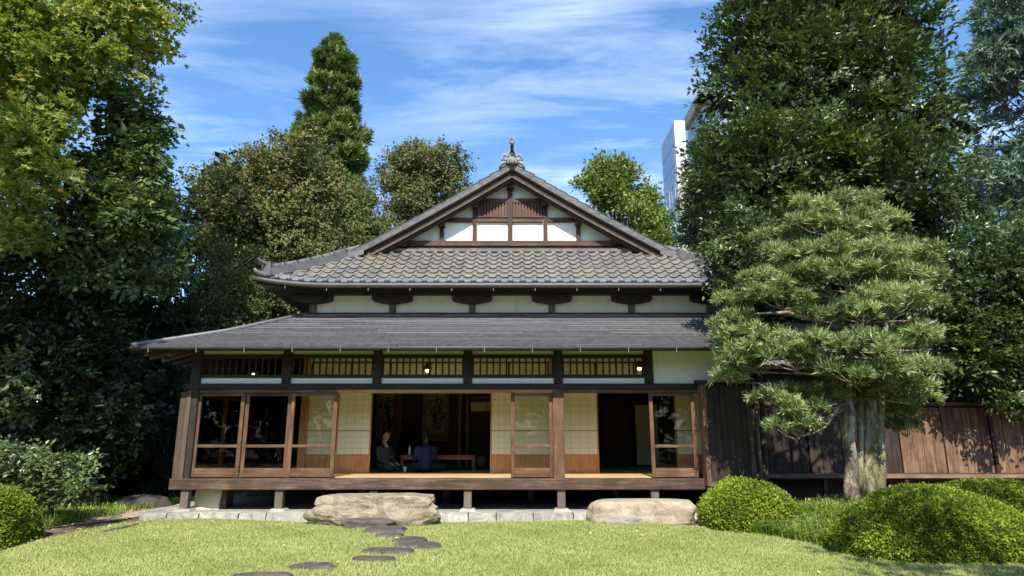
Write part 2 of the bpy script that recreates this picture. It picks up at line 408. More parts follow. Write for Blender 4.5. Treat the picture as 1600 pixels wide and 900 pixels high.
class MB:
    """collects vertices and faces (world coordinates) and links them as one mesh object"""
    def __init__(s): s.v = []; s.f = []; s.sm = []
    def add(s, vs, fs, smooth=False):
        b = len(s.v)
        s.v += [tuple(p) for p in vs]
        s.f += [tuple(i + b for i in f) for f in fs]
        s.sm += [smooth] * len(fs)
        return s
    def box(s, x0, x1, y0, y1, z0, z1):
        vs = [(x0, y0, z0), (x1, y0, z0), (x1, y1, z0), (x0, y1, z0), (x0, y0, z1), (x1, y0, z1), (x1, y1, z1), (x0, y1, z1)]
        return s.add(vs, [(0, 3, 2, 1), (4, 5, 6, 7), (0, 1, 5, 4), (1, 2, 6, 5), (2, 3, 7, 6), (3, 0, 4, 7)])
    def bbox(s, x0, x1, y0, y1, z0, z1, b=0.006):
        """box with chamfered long edges along its longest side"""
        d = [x1 - x0, y1 - y0, z1 - z0]
        ax = int(np.argmax(d))
        oth = [i for i in range(3) if i != ax]
        lo, hi = [x0, y0, z0], [x1, y1, z1]
        a, c = oth
        b = min(b, d[a] * .3, d[c] * .3)
        ring = [(lo[a] + b, lo[c]), (hi[a] - b, lo[c]), (hi[a], lo[c] + b), (hi[a], hi[c] - b), (hi[a] - b, hi[c]), (lo[a] + b, hi[c]), (lo[a], hi[c] - b), (lo[a], lo[c] + b)]
        vs = []
        for e in (lo[ax], hi[ax]):
            for p, q in ring:
                t = [0, 0, 0]; t[ax] = e; t[a] = p; t[c] = q
                vs.append(t)
        fs = [tuple(range(8))[::-1], tuple(range(8, 16))] + [(i, (i + 1) % 8, 8 + (i + 1) % 8, 8 + i) for i in range(8)]
        if ax == 1: fs = [f[::-1] for f in fs]
        return s.add(vs, fs)
    def prism(s, poly, axis, a, c, smooth=False):
        """extrude a 2-D polygon along an axis between a and c; axis y: poly in (x,z), axis x: poly in (y,z), axis z: poly in (x,y)"""
        k = len(poly)
        def mk(p, e):
            if axis == 'y': return (p[0], e, p[1])
            if axis == 'x': return (e, p[0], p[1])
            return (p[0], p[1], e)
        vs = [mk(p, a) for p in poly] + [mk(p, c) for p in poly]
        return s.add(vs, [tuple(range(k))[::-1], tuple(range(k, 2 * k))] + [(i, (i + 1) % k, k + (i + 1) % k, k + i) for i in range(k)], smooth)
    def hexa(s, pts):
        """eight corners: bottom ring of four, then top ring of four"""
        return s.add(pts, [(0, 3, 2, 1), (4, 5, 6, 7), (0, 1, 5, 4), (1, 2, 6, 5), (2, 3, 7, 6), (3, 0, 4, 7)])
    def tube(s, path, radii, n=8, cap=True, smooth=True):
        path = [np.array(p, float) for p in path]
        if np.isscalar(radii): radii = [radii] * len(path)
        vs, fs = [], []
        up = np.array((0.13, 0.31, 0.94)); prev = None
        for i, p in enumerate(path):
            t = path[min(i + 1, len(path) - 1)] - path[max(i - 1, 0)]
            t = t / (np.linalg.norm(t) + 1e-9)
            a = (prev - t * prev.dot(t)) if prev is not None else np.cross(t, up if abs(t.dot(up)) < .95 else np.array((1., 0, 0)))
            a = a / (np.linalg.norm(a) + 1e-9); prev = a
            b = np.cross(t, a)
            for k in range(n):
                th = 2 * PI * k / n
                vs.append(p + radii[i] * (math.cos(th) * a + math.sin(th) * b))
        for i in range(len(path) - 1):
            for k in range(n):
                fs.append((i * n + k, i * n + (k + 1) % n, (i + 1) * n + (k + 1) % n, (i + 1) * n + k))
        if cap:
            fs.append(tuple(range(n))[::-1]); fs.append(tuple(range((len(path) - 1) * n, len(path) * n)))
        return s.add(vs, fs, smooth)
    def lathe(s, c, prof, n=20, axis='z'):
        """prof: list of (radius, height)"""
        vs, fs = [], []
        for r, h in prof:
            for k in range(n):
                th = 2 * PI * k / n
                if axis == 'z': vs.append((c[0] + r * math.cos(th), c[1] + r * math.sin(th), c[2] + h))
                else: vs.append((c[0] + r * math.cos(th), c[1] - h, c[2] + r * math.sin(th)))
        m = len(prof)
        for i in range(m - 1):
            for k in range(n):
                fs.append((i * n + k, i * n + (k + 1) % n, (i + 1) * n + (k + 1) % n, (i + 1) * n + k))
        fs.append(tuple(range(n))[::-1]); fs.append(tuple(range((m - 1) * n, m * n)))
        return s.add(vs, fs, True)
    def sheet(s, pts, nu, nv, smooth=True):
        """grid of nu x nv points (row major)"""
        fs = [(j * nu + i, j * nu + i + 1, (j + 1) * nu + i + 1, (j + 1) * nu + i) for j in range(nv - 1) for i in range(nu - 1)]
        return s.add(pts, fs, smooth)
    def mesh(s, name, mat, o=(0, 0, 0)):
        me = bpy.data.meshes.new(name)
        o = np.array(o, float)
        me.from_pydata([tuple(np.array(p) - o) for p in s.v], [], s.f)
        me.polygons.foreach_set('use_smooth', s.sm)
        if mat: me.materials.append(mat)
        bm = bmesh.new(); bm.from_mesh(me); bmesh.ops.recalc_face_normals(bm, faces=bm.faces); bm.to_mesh(me); bm.free()
        me.update()
        return me
    def build(s, name, mat, parent=None, local=False):
        o = org(parent) if (parent is not None and not local) else np.zeros(3)
        if parent is None:
            a = np.array(s.v); o = np.array(((a[:, 0].min() + a[:, 0].max()) / 2, (a[:, 1].min() + a[:, 1].max()) / 2, a[:, 2].min()))
        me = s.mesh(name, mat, o)
        ob = bpy.data.objects.new(name, me)
        if parent is None:
            ob.location = o
            link(ob)
            ORG[ob.name] = o
            return ob
        return link(ob, parent)
def put(name, mesh, parent, loc, rot=(0, 0, 0), scale=None):
    """one more piece that shares a mesh; loc in world coordinates, parents below the thing sit at its base"""
    ob = bpy.data.objects.new(name, mesh)
    ob.location = np.array(loc, float) - org(parent)
    ob.rotation_euler = rot
    if scale: ob.scale = scale
    return link(ob, parent)

def npmesh(name, V, Fq, mat, parent=None, origin=None, rnd=None, smooth=False):
    """fast mesh from arrays; Fq (n,k) faces with k corners each; rnd one value per vertex"""
    V = np.asarray(V, np.float32); Fq = np.asarray(Fq, np.int32)
    o = origin if origin is not None else (org(parent) if parent is not None else np.zeros(3))
    V = V - np.asarray(o, np.float32)
    me = bpy.data.meshes.new(name)
    n, k = Fq.shape
    me.vertices.add(len(V)); me.vertices.foreach_set('co', V.ravel())
    me.loops.add(n * k); me.loops.foreach_set('vertex_index', Fq.ravel())
    me.polygons.add(n)
    me.polygons.foreach_set('loop_start', np.arange(0, n * k, k, dtype=np.int32))
    me.polygons.foreach_set('use_smooth', np.full(n, smooth))
    me.update(calc_edges=True)
    if rnd is not None:
        a = me.attributes.new('rnd', 'FLOAT', 'POINT')
        a.data.foreach_set('value', np.asarray(rnd, np.float32))
    me.materials.append(mat)
    ob = bpy.data.objects.new(name, me)
    if parent is None:
        ob.location = o
        ORG[name] = np.array(o, float)
    return link(ob, parent)

def unit(a):
    return a / (np.linalg.norm(a, axis=-1, keepdims=True) + 1e-9)
def leaf_mesh(name, Pp, D, N, L, W, mat, parent, rnd, star=False, fold=0.12):
    """many leaves: base point, axis, face normal, length and width of each"""
    n = len(Pp)
    D = unit(D); S = unit(np.cross(D, N)); N = np.cross(S, D)
    L = np.broadcast_to(np.asarray(L, float), (n,))[:, None]; W = np.broadcast_to(np.asarray(W, float), (n,))[:, None]
    if star:
        prof = [(0, 0), (.42, .52), (.52, .16), (1, 0), (.52, -.16), (.42, -.52)]
    else:
        prof = [(0, 0), (.45, .5), (1, 0), (.45, -.5)]
    k = len(prof)
    V = np.stack([Pp + D * L * a + S * W * b + N * (abs(b) * W * fold * 2) for a, b in prof], 1).reshape(-1, 3)
    F = np.arange(n * k).reshape(n, k)
    return npmesh(name, V, F, mat, parent, rnd=np.repeat(rnd, k))

# ------------------------------------------------------------------ the lie of the land
TX, TY = 6.7, 11.8
def ground_z(x, y):
    x = np.asarray(x, float); y = np.asarray(y, float)
    m = 0.40 * np.exp(-(((x - 7.0) / 2.0) ** 2 + ((y - 12.0) / 1.7) ** 2))
    m += 0.10 * np.exp(-(((x - 4.6) / 1.2) ** 2 + ((y - 11.6) / 0.9) ** 2))
    m += 0.04 * np.sin(x * .7) * np.sin(y * .6) * np.exp(-((x / 40) ** 2))
    m += 0.035 * np.clip((y - 8) / 4, 0, 1)
    return m
def axis_pts(lo, hi, step, far):
    a = list(np.arange(lo, hi + 1e-6, step))
    d = step; x = hi
    while x < far:
        d *= 1.6; x += d; a.append(x)
    d = step; x = lo
    while x > -far:
        d *= 1.6; x -= d; a.insert(0, x)
    return np.array(a)
xs, ys = axis_pts(-14, 14, .4, 900), axis_pts(-6, 26, .4, 900)
XX, YY = np.meshgrid(xs, ys)
ZZ = ground_z(XX, YY) - .03
ii, jj = np.meshgrid(np.arange(len(xs) - 1), np.arange(len(ys) - 1))
q = (jj * len(xs) + ii).ravel()
m_soil = stone('soil', [(0.3, (0.055, 0.036, 0.022)), (0.55, (0.13, 0.088, 0.055)), (0.8, (0.22, 0.155, 0.105))], 2.5, 0.95, 0.6, 0.02)
g = npmesh('ground', np.stack([XX.ravel(), YY.ravel(), ZZ.ravel()], 1), np.stack([q, q + 1, q + len(xs) + 1, q + len(xs)], 1), m_soil, None, np.zeros(3), smooth=True)
tag(g, 'brown bare soil under the trees around the lawn', 'ground', kind='structure')

# lawn: a sheet bounded by the curve seen in the photograph
edge_uv = [(-400, 905), (-160, 895), (0, 858), (60, 842), (130, 829), (190, 820), (250, 814.5), (330, 813), (480, 814), (700, 814), (920, 816), (1060, 824), (1130, 830), (1210, 840), (1290, 852), (1340, 868), (1420, 878), (1600, 884), (1900, 884)]
EDGE = np.array([G(u, v, .035) for u, v in edge_uv])
def in_lawn(x, y):
    """inside the lawn outline (polygon test), which runs on behind the camera"""
    poly = np.vstack([EDGE, [(14, 6), (14, -6), (-14, -6), (-14, 6)]])
    inside = np.zeros(len(x), bool)
    j = len(poly) - 1
    for i in range(len(poly)):
        xi, yi = poly[i]; xj, yj = poly[j]
        c = ((yi > y) != (yj > y)) & (x < (xj - xi) * (y - yi) / (yj - yi + 1e-12) + xi)
        inside ^= c
        j = i
    return inside
m_lawn, n_, b_ = newmat('lawn_soil')
v_ = objcoord(n_)
a1 = noise(n_, v_, 1.1, 6, .7); a2 = noise(n_, v_, 60, 4, .7)
ad_ = nd(n_, 'ShaderNodeMath', operation='MULTIPLY_ADD'); ad_.inputs[1].default_value = .5
n_.links.new(a2.outputs['Fac'], ad_.inputs[0]); n_.links.new(a1.outputs['Fac'], ad_.inputs[2])
r_ = ramp(n_, ad_.outputs[0], [(.5, (.09, .13, .028)), (.75, (.16, .21, .045)), (1.0, (.27, .27, .085))])
n_.links.new(r_.outputs[0], b_.inputs['Base Color']); b_.inputs['Roughness'].default_value = .95; b_.inputs['Specular IOR Level'].default_value = .1
bump(n_, b_, a2.outputs['Fac'], .6, .02)
mb = MB()
poly = [tuple(p) for p in EDGE] + [(14, 6), (14, -6), (-14, -6), (-14, 6)]
bm = bmesh.new()
vsb = [bm.verts.new((x, y, 0)) for x, y in poly]
bm.faces.new(vsb)
for ax, lo, hi in (((1, 0, 0), -14, 14), ((0, 1, 0), -6, 14)):
    for c in np.arange(lo + .5, hi, .5):
        bmesh.ops.bisect_plane(bm, geom=bm.verts[:] + bm.edges[:] + bm.faces[:], plane_co=tuple(np.array(ax) * c), plane_no=ax)
for v in bm.verts:
    v.co.z = float(ground_z(v.co.x, v.co.y))
me = bpy.data.meshes.new('lawn'); bm.normal_update(); bm.to_mesh(me); bm.free(); me.materials.append(m_lawn)
lawn = bpy.data.objects.new('lawn', me); link(lawn)
tag(lawn, 'sunny mown green lawn in front of the house', 'lawn', kind='structure')

# ------------------------------------------------------------------ the house
YF, YC, YE, ZE = 13.05, 14.5, 12.3, 3.19         # front posts, inner screens, lower eave
FLOOR = zat(746, YF)
house = empty('traditional_house', (0, YF, 0), 'traditional wooden Japanese house with a gabled tile roof and an open veranda behind the lawn', 'house')
POSTS = [-6.28, -4.48, -2.68, -.88, .92, 2.72]
UNDER = zat(797, YF)                              # terrace level

# stone terrace under and before the veranda
ter = empty('stone_terrace', (-2, 12.6, 0), 'pale stone edged terrace along the foot of the veranda', 'terrace', kind='structure')
m_ter = stone('terrace_stone', [(.26, (.13, .12, .10)), (.48, (.30, .287, .245)), (.72, (.45, .43, .375))], 4, .9, .8, .025, var=.18)
MB().box(-6.75, 4.7, 12.88, 19.0, -.05, UNDER - .012).build('paving', m_ter, ter)
rx = random.Random(3)
x = -6.85
while x < 4.6:
    wd = rx.uniform(.42, .78)
    y0 = 12.60 + rx.uniform(-.02, .02); h = UNDER - .01 + rx.uniform(-.012, .008)
    k = MB()
    x1 = x + wd - .008
    j = lambda a: rx.uniform(-a, a)
    k.hexa([(x + j(.01), y0 + j(.015), -.06), (x1 + j(.01), y0 + j(.015), -.06), (x1, 12.872, -.06), (x, 12.872, -.06),
            (x + .01 + j(.01), y0 + .02 + j(.015), h + j(.01)), (x1 - .01 + j(.01), y0 + .02 + j(.015), h + j(.01)), (x1, 12.872, h), (x, 12.872, h)])
    k.build('stone', m_ter, ter)
    x += wd
# sides of the terrace, receding
y = 12.9
while y < 15.2:
    k = MB(); d = rx.uniform(.4, .7)
    k.hexa([(-7.0 + rx.uniform(-.03, .03), y, -.06), (-6.76, y, -.06), (-6.76, y + d - .02, -.06), (-7.0, y + d - .02, -.06),
            (-6.98 + rx.uniform(-.03, .03), y, UNDER - .012), (-6.76, y, UNDER - .012), (-6.76, y + d - .02, UNDER - .012), (-6.98, y + d - .02, UNDER - .012)])
    k.build('stone', m_ter, ter); y += d

# floor, edge beam, stub posts
BT, BB = zat(748, 12.95), zat(765.5, 12.95)
MB().bbox(-6.52, 3.72, 12.93, 13.13, BB, BT, .012).build('edge_beam', M['edge_beam'], house)
fl = MB().box(-6.3, 4.6, 13.14, 14.42, FLOOR - .08, FLOOR - .012).build('veranda_floor', M['dark_wood'], house)
bw = (14.41 - 13.15) / 9
for i in range(9):
    MB().box(-6.25, 3.6, 13.15 + i * bw, 13.15 + (i + 1) * bw - .006, FLOOR - .012, FLOOR + .001 * (i % 2)).build('floor_board', M['floor_wood'], fl)
MB().box(-6.2, -4.55, 14.42, 18.2, FLOOR - .08, FLOOR).build('side_floor', M['floor_wood'], house)
for u in (290, 437, 584, 731, 877, 1023):
    X = xat(u, 780, 13.05)
    st = MB().bbox(X - .075, X + .075, 12.98, 13.12, UNDER + .03, BB - .002, .008).build('stub_post', M['grey_post'], house)
    MB().hexa([(X - .17, 12.88, UNDER - .02), (X + .19, 12.89, UNDER - .02), (X + .18, 13.2, UNDER - .02), (X - .16, 13.2, UNDER - .02),
               (X - .12, 12.94, UNDER + .032), (X + .13, 12.93, UNDER + .03), (X + .12, 13.17, UNDER + .03), (X - .11, 13.17, UNDER + .032)]).build('foot_stone', m_ter, st)
for X in (-5, -3.2, -1.4, .4, 2.2, 4.0):
    MB().box(X - .06, X + .06, 14.45, 14.57, UNDER, FLOOR - .08).build('stub_post', M['grey_post'], house)
MB().box(-6.3, 4.6, 16.2, 16.3, UNDER - .01, FLOOR - .1).build('crawl_wall', M['black_board'], house)

# main posts of the front
TOPF = zat(541, YF)
LIN0, LIN1 = zat(608, YF), zat(599.5, YF)         # lintel over the sliding doors
for i, X in enumerate(POSTS):
    lo = FLOOR if i in (0, 4) else LIN1 - .002
    wd = .10 if i == 0 else .085
    MB().bbox(X - wd, X + wd, 13.0, 13.18, lo - (.02 if i in (0, 4) else 0), TOPF + .12, .008).build('post', M['dark_post'], house)
# weathered corner boards standing outside the corner post
MB().bbox(-6.52, -6.40, 12.99, 13.14, BT, zat(613, YF), .01).build('corner_board', M['edge_board'], house)
MB().bbox(-6.396, -6.30, 12.975, 12.995, BT, zat(611, YF), .004).build('corner_board', M['edge_board'], house)
MB().bbox(-6.48, -6.385, 13.15, 13.22, BT, zat(611, YF), .01).build('corner_board', M['black_board'], house)
MB().bbox(-6.45, 3.72, 12.985, 13.165, LIN0, LIN1, .008).build('lintel', M['dark_wood'], house)
MB().bbox(-6.18, -3.44, 13.03, 13.15, LIN0 - .075, LIN0 - .002, .006).build('door_head', M['red_rail'], house)
MB().bbox(-3.436, .82, 13.03, 13.15, LIN0 - .075, LIN0 - .002, .006).build('door_head', M['orange_wood'], house)
MB().bbox(1.02, 3.62, 13.03, 13.15, LIN0 - .075, LIN0 - .002, .006).build('door_head', M['red_rail'], house)
MB().bbox(.80, 1.02, 12.99, 13.17, BT, LIN0 - .003, .008).build('door_post', M['red_wood'], house)
zb = dict(white0=zat(598.5, YF), white1=zat(590.5, YF), bar0=zat(590.5, YF), bar1=zat(585.5, YF), sl1=zat(559.5, YF), bar2=zat(554.5, YF), cr0=zat(554.5, YF), cr1=zat(547, YF))
for i in range(5):
    a, c = POSTS[i] + .087, POSTS[i + 1] - .087
    MB().box(a, c, 13.06, 13.12, LIN1 + .002, zb['white1']).build('plaster_strip', M['plaster'], house)
    MB().box(a, c, 13.06, 13.12, zb['cr0'] + .002, zb['cr1'] + .04).build('plaster_strip', M['cream_finish'], house)  # same white plaster, coloured cream for light bounced off the lawn
    fr = MB()
    fr.bbox(a, c, 13.015, 13.13, zb['bar0'] + .002, zb['bar1'], .005)
    fr.bbox(a, c, 13.015, 13.13, zb['sl1'], zb['bar2'], .005)
    fr.box(a, a + .03, 13.03, 13.12, zb['bar1'] + .002, zb['sl1'] - .002)
    fr.box(c - .03, c, 13.03, 13.12, zb['bar1'] + .002, zb['sl1'] - .002)
    tw = fr.build('transom', M['dark_wood'], house)
    slat = MB().box(-.016, .016, -.012, .012, zb['bar1'] - .01, zb['sl1'] + .01).mesh('slat', M['dark_post'])
    ns = 11
    for k in range(ns):
        put('slat', slat, tw, (a + .03 + (c - a - .06) * (k + 1) / (ns + 1), 13.075, 0))
    MB().bbox(a, c, 13.02, 13.16, zb['cr1'] + .042, TOPF + .06, .005).build('head_beam', M['dark_wood'], house)
# the white wall bay at the right
MB().box(2.807, 4.6, 13.06, 13.14, LIN1 + .002, zb['cr1'] + .05).build('wall_panel', M['plaster'], house)
MB().bbox(2.81, 4.6, 13.03, 13.16, zb['cr1'] + .052, TOPF + .06, .005).build('head_beam', M['dark_wood'], house)
MB().bbox(3.72, 4.62, 12.985, 13.165, LIN0, LIN1, .008).build('lintel', M['dark_wood'], house)
MB().box(4.6, 4.66, 13.06, 18.2, UNDER, 3.3).build('side_wall', M['black_board'], house)

# glazed sliding doors at the front
def glass_door(x0, x1, y, parent=house, mid=697, kick=(731.5, 746.5), mat=('red_wood', 'red_rail')):
    zt, zbm = LIN0 - .078, FLOOR + .002
    zm = zat(mid, y); k1 = zat(kick[0], y)
    sw = .075
    d = MB()
    d.bbox(x0, x0 + sw, y - .018, y + .018, zbm, zt, .005)
    d.bbox(x1 - sw, x1, y - .018, y + .018, zbm, zt, .005)
    d = d.build('glass_door', M[mat[0]], parent)
    MB().bbox(x0 + sw + .001, x1 - sw - .001, y - .015, y + .015, zt - .055, zt - .001, .004).build('rail', M[mat[1]], d)
    MB().bbox(x0 + sw + .001, x1 - sw - .001, y - .017, y + .015, zm - .028, zm + .028, .004).build('rail', M[mat[1]], d)
    MB().bbox(x0 + sw + .001, x1 - sw - .001, y - .012, y + .012, zbm + .002, k1, .004).build('kick_board', M[mat[1]], d)
    MB().box(x0 + sw - .004, x1 - sw + .004, y - .002, y + .002, zm + .028, zt - .055).build('glass_pane', M['glass'], d)
    MB().box(x0 + sw - .004, x1 - sw + .004, y - .002, y + .002, k1, zm - .028).build('glass_pane', M['glass'], d)
    return d
glass_door(-6.20, -5.275, 13.075); glass_door(-5.27, -4.36, 13.115); glass_door(-4.355, -3.44, 13.075)
glass_door(-.02, .80, 13.075); glass_door(2.70, 3.60, 13.075)
# one more door pushed behind the left three, its stile shows beside the first gap
MB().bbox(-3.52, -3.445, 13.10, 13.135, FLOOR, LIN0 - .078, .005).build('door_stile', M['red_wood'], house)
# side gallery doors along the left
for i in range(4):
    y0 = 13.25 + i * 1.22
    d = MB()
    d.bbox(-6.27, -6.23, y0, y0 + .08, FLOOR, LIN0 - .07, .005); d.bbox(-6.27, -6.23, y0 + 1.12, y0 + 1.2, FLOOR, LIN0 - .07, .005)
    d = d.build('glass_door', M['red_wood'], house)
    for z0, z1 in ((FLOOR + .002, FLOOR + .2), (zat(700, YF), zat(694, YF)), (LIN0 - .13, LIN0 - .07)):
        MB().box(-6.265, -6.235, y0 + .081, y0 + 1.119, z0, z1).build('rail', M['red_rail'], d)
    MB().box(-6.252, -6.248, y0 + .08, y0 + 1.12, FLOOR + .2, LIN0 - .13).build('glass_pane', M['glass'], d)
MB().box(-6.36, -6.18, 13.2, 18.2, LIN0 - .068, LIN1 + .08).build('side_lintel', M['dark_wood'], house)
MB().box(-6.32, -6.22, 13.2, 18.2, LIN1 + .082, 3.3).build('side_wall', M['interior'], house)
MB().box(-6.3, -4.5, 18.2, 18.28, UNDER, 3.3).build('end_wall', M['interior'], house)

# inner shoji screens
SY = YC
SF = zat(740, SY)
KT = zat(612, SY); KM = zat(673, SY); KB = zat(711, SY)
MB().bbox(-4.42, .80, SY - .06, SY + .06, KT, zat(603, SY), .006).build('inner_lintel', M['orange_wood'], house)
MB().bbox(.98, 4.55, SY - .06, SY + .06, KT, zat(603, SY), .006).build('inner_lintel', M['orange_wood'], house)
MB().bbox(-4.6, -4.44, SY - .07, SY + .07, FLOOR, 3.3, .006).build('inner_post', M['orange_board'], house)
MB().bbox(.81, .97, SY - .07, SY + .07, FLOOR, 3.3, .006).build('inner_post', M['orange_board'], house)
MB().bbox(4.42, 4.58, SY - .07, SY + .07, FLOOR, 3.3, .006).build('inner_post', M['orange_board'], house)
MB().bbox(-4.44, 4.42, SY - .07, SY + .06, FLOOR - .08, FLOOR + .004, .004).build('sill', M['orange_wood'], house)
MB().box(-4.44, .81, SY - .03, SY + .03, zat(584, SY) + .27, 3.3).build('inner_wall', M['plaster_side'], house)
MB().box(.97, 4.42, SY - .03, SY + .03, zat(584, SY) + .27, 3.3).build('inner_wall', M['plaster_side'], house)
def shoji(x0, x1, y, cols=4):
    zt, z0 = KT - .002, FLOOR + .006
    d = MB()
    d.bbox(x0, x0 + .032, y - .015, y + .015, z0, zt, .003)
    d.bbox(x1 - .032, x1, y - .015, y + .015, z0, zt, .003)
    for a, c in ((zt - .03, zt - .001), (KM - .010, KM + .010), (KB - .016, KB + .016), (z0 + .001, z0 + .035)):
        d.box(x0 + .033, x1 - .033, y - .013, y + .013, a, c)
    d = d.build('shoji_screen', M['orange_board'], house)
    MB().box(x0 + .030, x1 - .030, y - .006, y - .004, KM + .008, zt - .028).build('paper', M['paper'], d)
    MB().box(x0 + .030, x1 - .030, y - .006, y - .004, KB + .014, KM - .008).build('paper', M['paper'], d)
    MB().box(x0 + .030, x1 - .030, y - .004, y + .004, z0 + .033, KB - .014).build('kick_board', M['orange_board'], d)
    wdt = (x1 - x0 - .064)
    bar = MB().box(-.0028, .0028, -.0035, .006, 0, 1).mesh('lattice_bar', M['lattice'])
    hb = MB().box(0, 1, -.0030, .005, -.0025, .0025).mesh('lattice_bar', M['lattice'])
    for a, c, nr in ((KM + .01, zt - .03, 6), (KB + .016, KM - .01, 4)):
        for i in range(1, cols):
            put('lattice_bar', bar, d, (x0 + .032 + wdt * i / cols, y - .0045, a), scale=(1, 1, c - a))
        for i in range(1, nr):
            put('lattice_bar', hb, d, (x0 + .033, y - .0045, a + (c - a) * i / nr), scale=(wdt, 1, 1))
    return d
xs_ = lambda u: xat(u, 680, SY)
shoji(xs_(477), xs_(529), SY + .025); shoji(xs_(526), xs_(580), SY - .012)
shoji(xs_(766), xs_(802), SY + .025, 3); shoji(xs_(799), xs_(863), SY - .012)
shoji(xs_(876), xs_(935), SY - .012); shoji(xs_(1056), xs_(1104), SY + .025)
# paper transom over the screens, lit by the sky
for a, c in ((-4.42, .80), (.98, 4.40)):
    zq0, zq1 = zat(601, SY), zat(584, SY) + .26
    npan = max(2, int(round((c - a) / .87)))
    t = MB().box(a + .019, c - .019, SY - .018, SY + .018, zq1 - .03, zq1 - .002).build('paper_transom', M['red_wood'], house)
    for i in range(npan + 1):
        X = a + (c - a) * i / npan
        MB().box(X - .018, X + .018, SY - .02, SY + .02, zat(603, SY) + .002, zq1).build('mullion', M['red_wood'], t)
    for i in range(npan):
        X0, X1 = a + (c - a) * i / npan + .019, a + (c - a) * (i + 1) / npan - .019
        MB().box(X0, X1, SY - .004, SY + .004, zat(603, SY) + .003, zq1 - .031).build('paper', M['paper'], t)

# rooms: mats, walls, ceiling
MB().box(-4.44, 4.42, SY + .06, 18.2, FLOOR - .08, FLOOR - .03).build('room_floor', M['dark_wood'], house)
for i, xx in enumerate(np.arange(-4.42, .75, 1.74)):
    for jx in range(4):
        MB().box(xx + .004, min(xx + 1.73, .8), SY + .066 + jx * .91, SY + .066 + jx * .91 + .875, FLOOR - .03, FLOOR).build('tatami_mat', M['tatami'], house)
        MB().box(xx + .004, min(xx + 1.73, .8), SY + .066 + jx * .91 + .876, SY + .066 + (jx + 1) * .91 - .003, FLOOR - .03, FLOOR + .001).build('mat_border', M['black_cloth'], house)
for xx in (1.0, 2.72):
    for jx in range(4):
        MB().box(xx + .004, xx + 1.70, SY + .066 + jx * .91, SY + .066 + jx * .91 + .875, FLOOR - .03, FLOOR).build('tatami_mat', M['tatami'], house)
        MB().box(xx + .004, xx + 1.70, SY + .066 + jx * .91 + .876, SY + .066 + (jx + 1) * .91 - .003, FLOOR - .03, FLOOR + .001).build('mat_border', M['black_cloth'], house)
CEIL = 3.3
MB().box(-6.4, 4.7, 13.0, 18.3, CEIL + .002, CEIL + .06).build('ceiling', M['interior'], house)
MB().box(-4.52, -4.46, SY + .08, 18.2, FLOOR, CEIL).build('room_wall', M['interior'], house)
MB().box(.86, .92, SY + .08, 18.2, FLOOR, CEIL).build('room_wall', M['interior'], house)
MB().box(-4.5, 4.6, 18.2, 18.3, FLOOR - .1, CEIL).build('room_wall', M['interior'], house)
YB = 18.2
# alcove back: posts, lintel, small upper cupboard beside the scrolls
for u0, u1 in ((617, 623), (716, 722), (728, 733)):
    MB().bbox(xat(u0, 660, YB), xat(u1, 660, YB), YB - .12, YB - .003, FLOOR, CEIL - .01, .01).build('alcove_post', M['table_wood'], house)
MB().box(xat(728, 620, YB), .85, YB - .10, YB - .013, zat(625, YB), zat(620, YB)).build('alcove_lintel', M['table_wood'], house)
cb = MB().box(xat(735, 635, YB), .84, YB - .30, YB - .004, zat(644, YB), zat(627, YB)).build('wall_cupboard', M['table_wood'], house)
for a, c in ((736, 759.5), (761, 772)):
    MB().box(xat(a, 635, YB - .3), xat(c, 635, YB - .3), YB - .315, YB - .302, zat(642, YB - .3), zat(629, YB - .3)).build('cupboard_door', M['cream_finish'], cb)
MB().box(xat(735, 700, YB), .84, YB - .02, YB - .004, FLOOR, zat(645, YB)).build('alcove_back', M['black_board'], house)
# right room: sliding fusuma at the back right
for a, c in ((940, 985), (992, 1030)):
    f = MB().box(xat(a, 680, 17.8), xat(c, 680, 17.8), 17.8, 17.84, FLOOR + .002, zat(630, 17.8)).build('fusuma_door', M['black_board'], house)
    MB().box(xat(a + 2, 680, 17.8), xat(c - 2, 680, 17.8), 17.792, 17.799, FLOOR + .05, zat(633, 17.8)).build('door_paper', M['cream_finish'] if a > 990 else M['interior'], f)
MB().box(.93, 4.42, 17.78, 17.9, zat(629, 17.8), zat(616, 17.8)).build('back_lintel', M['dark_wood'], house)

# ---- lower roof: thin wooden shingle courses
LX0 = xat(205, 539, YE); LX1 = 5.35
ZT = zat(492, YC)
def lroof(X, s):
    """point on the lower roof front slope; s 0 at the eave, 1 at the upper wall"""
    pass
ncourse = 18
def low_z(s): return ZE + .01 + (ZT - ZE - .01) * (s + .06 * math.sin(PI * s) * -1)
def low_x0(s): return LX0 + (-4.62 - LX0) * s
def low_x1(s): return LX1 + (4.62 - LX1) * s
rf = MB()
S_ = np.linspace(0, 1, 9)
pts = []
for s in S_:
    for t in np.linspace(0, 1, 3):
        pts.append((low_x0(s) + (low_x1(s) - low_x0(s)) * t, YE + .05 + (YC - YE - .05) * s, low_z(s) - .05))
rf.sheet(pts, 3, 9, False)
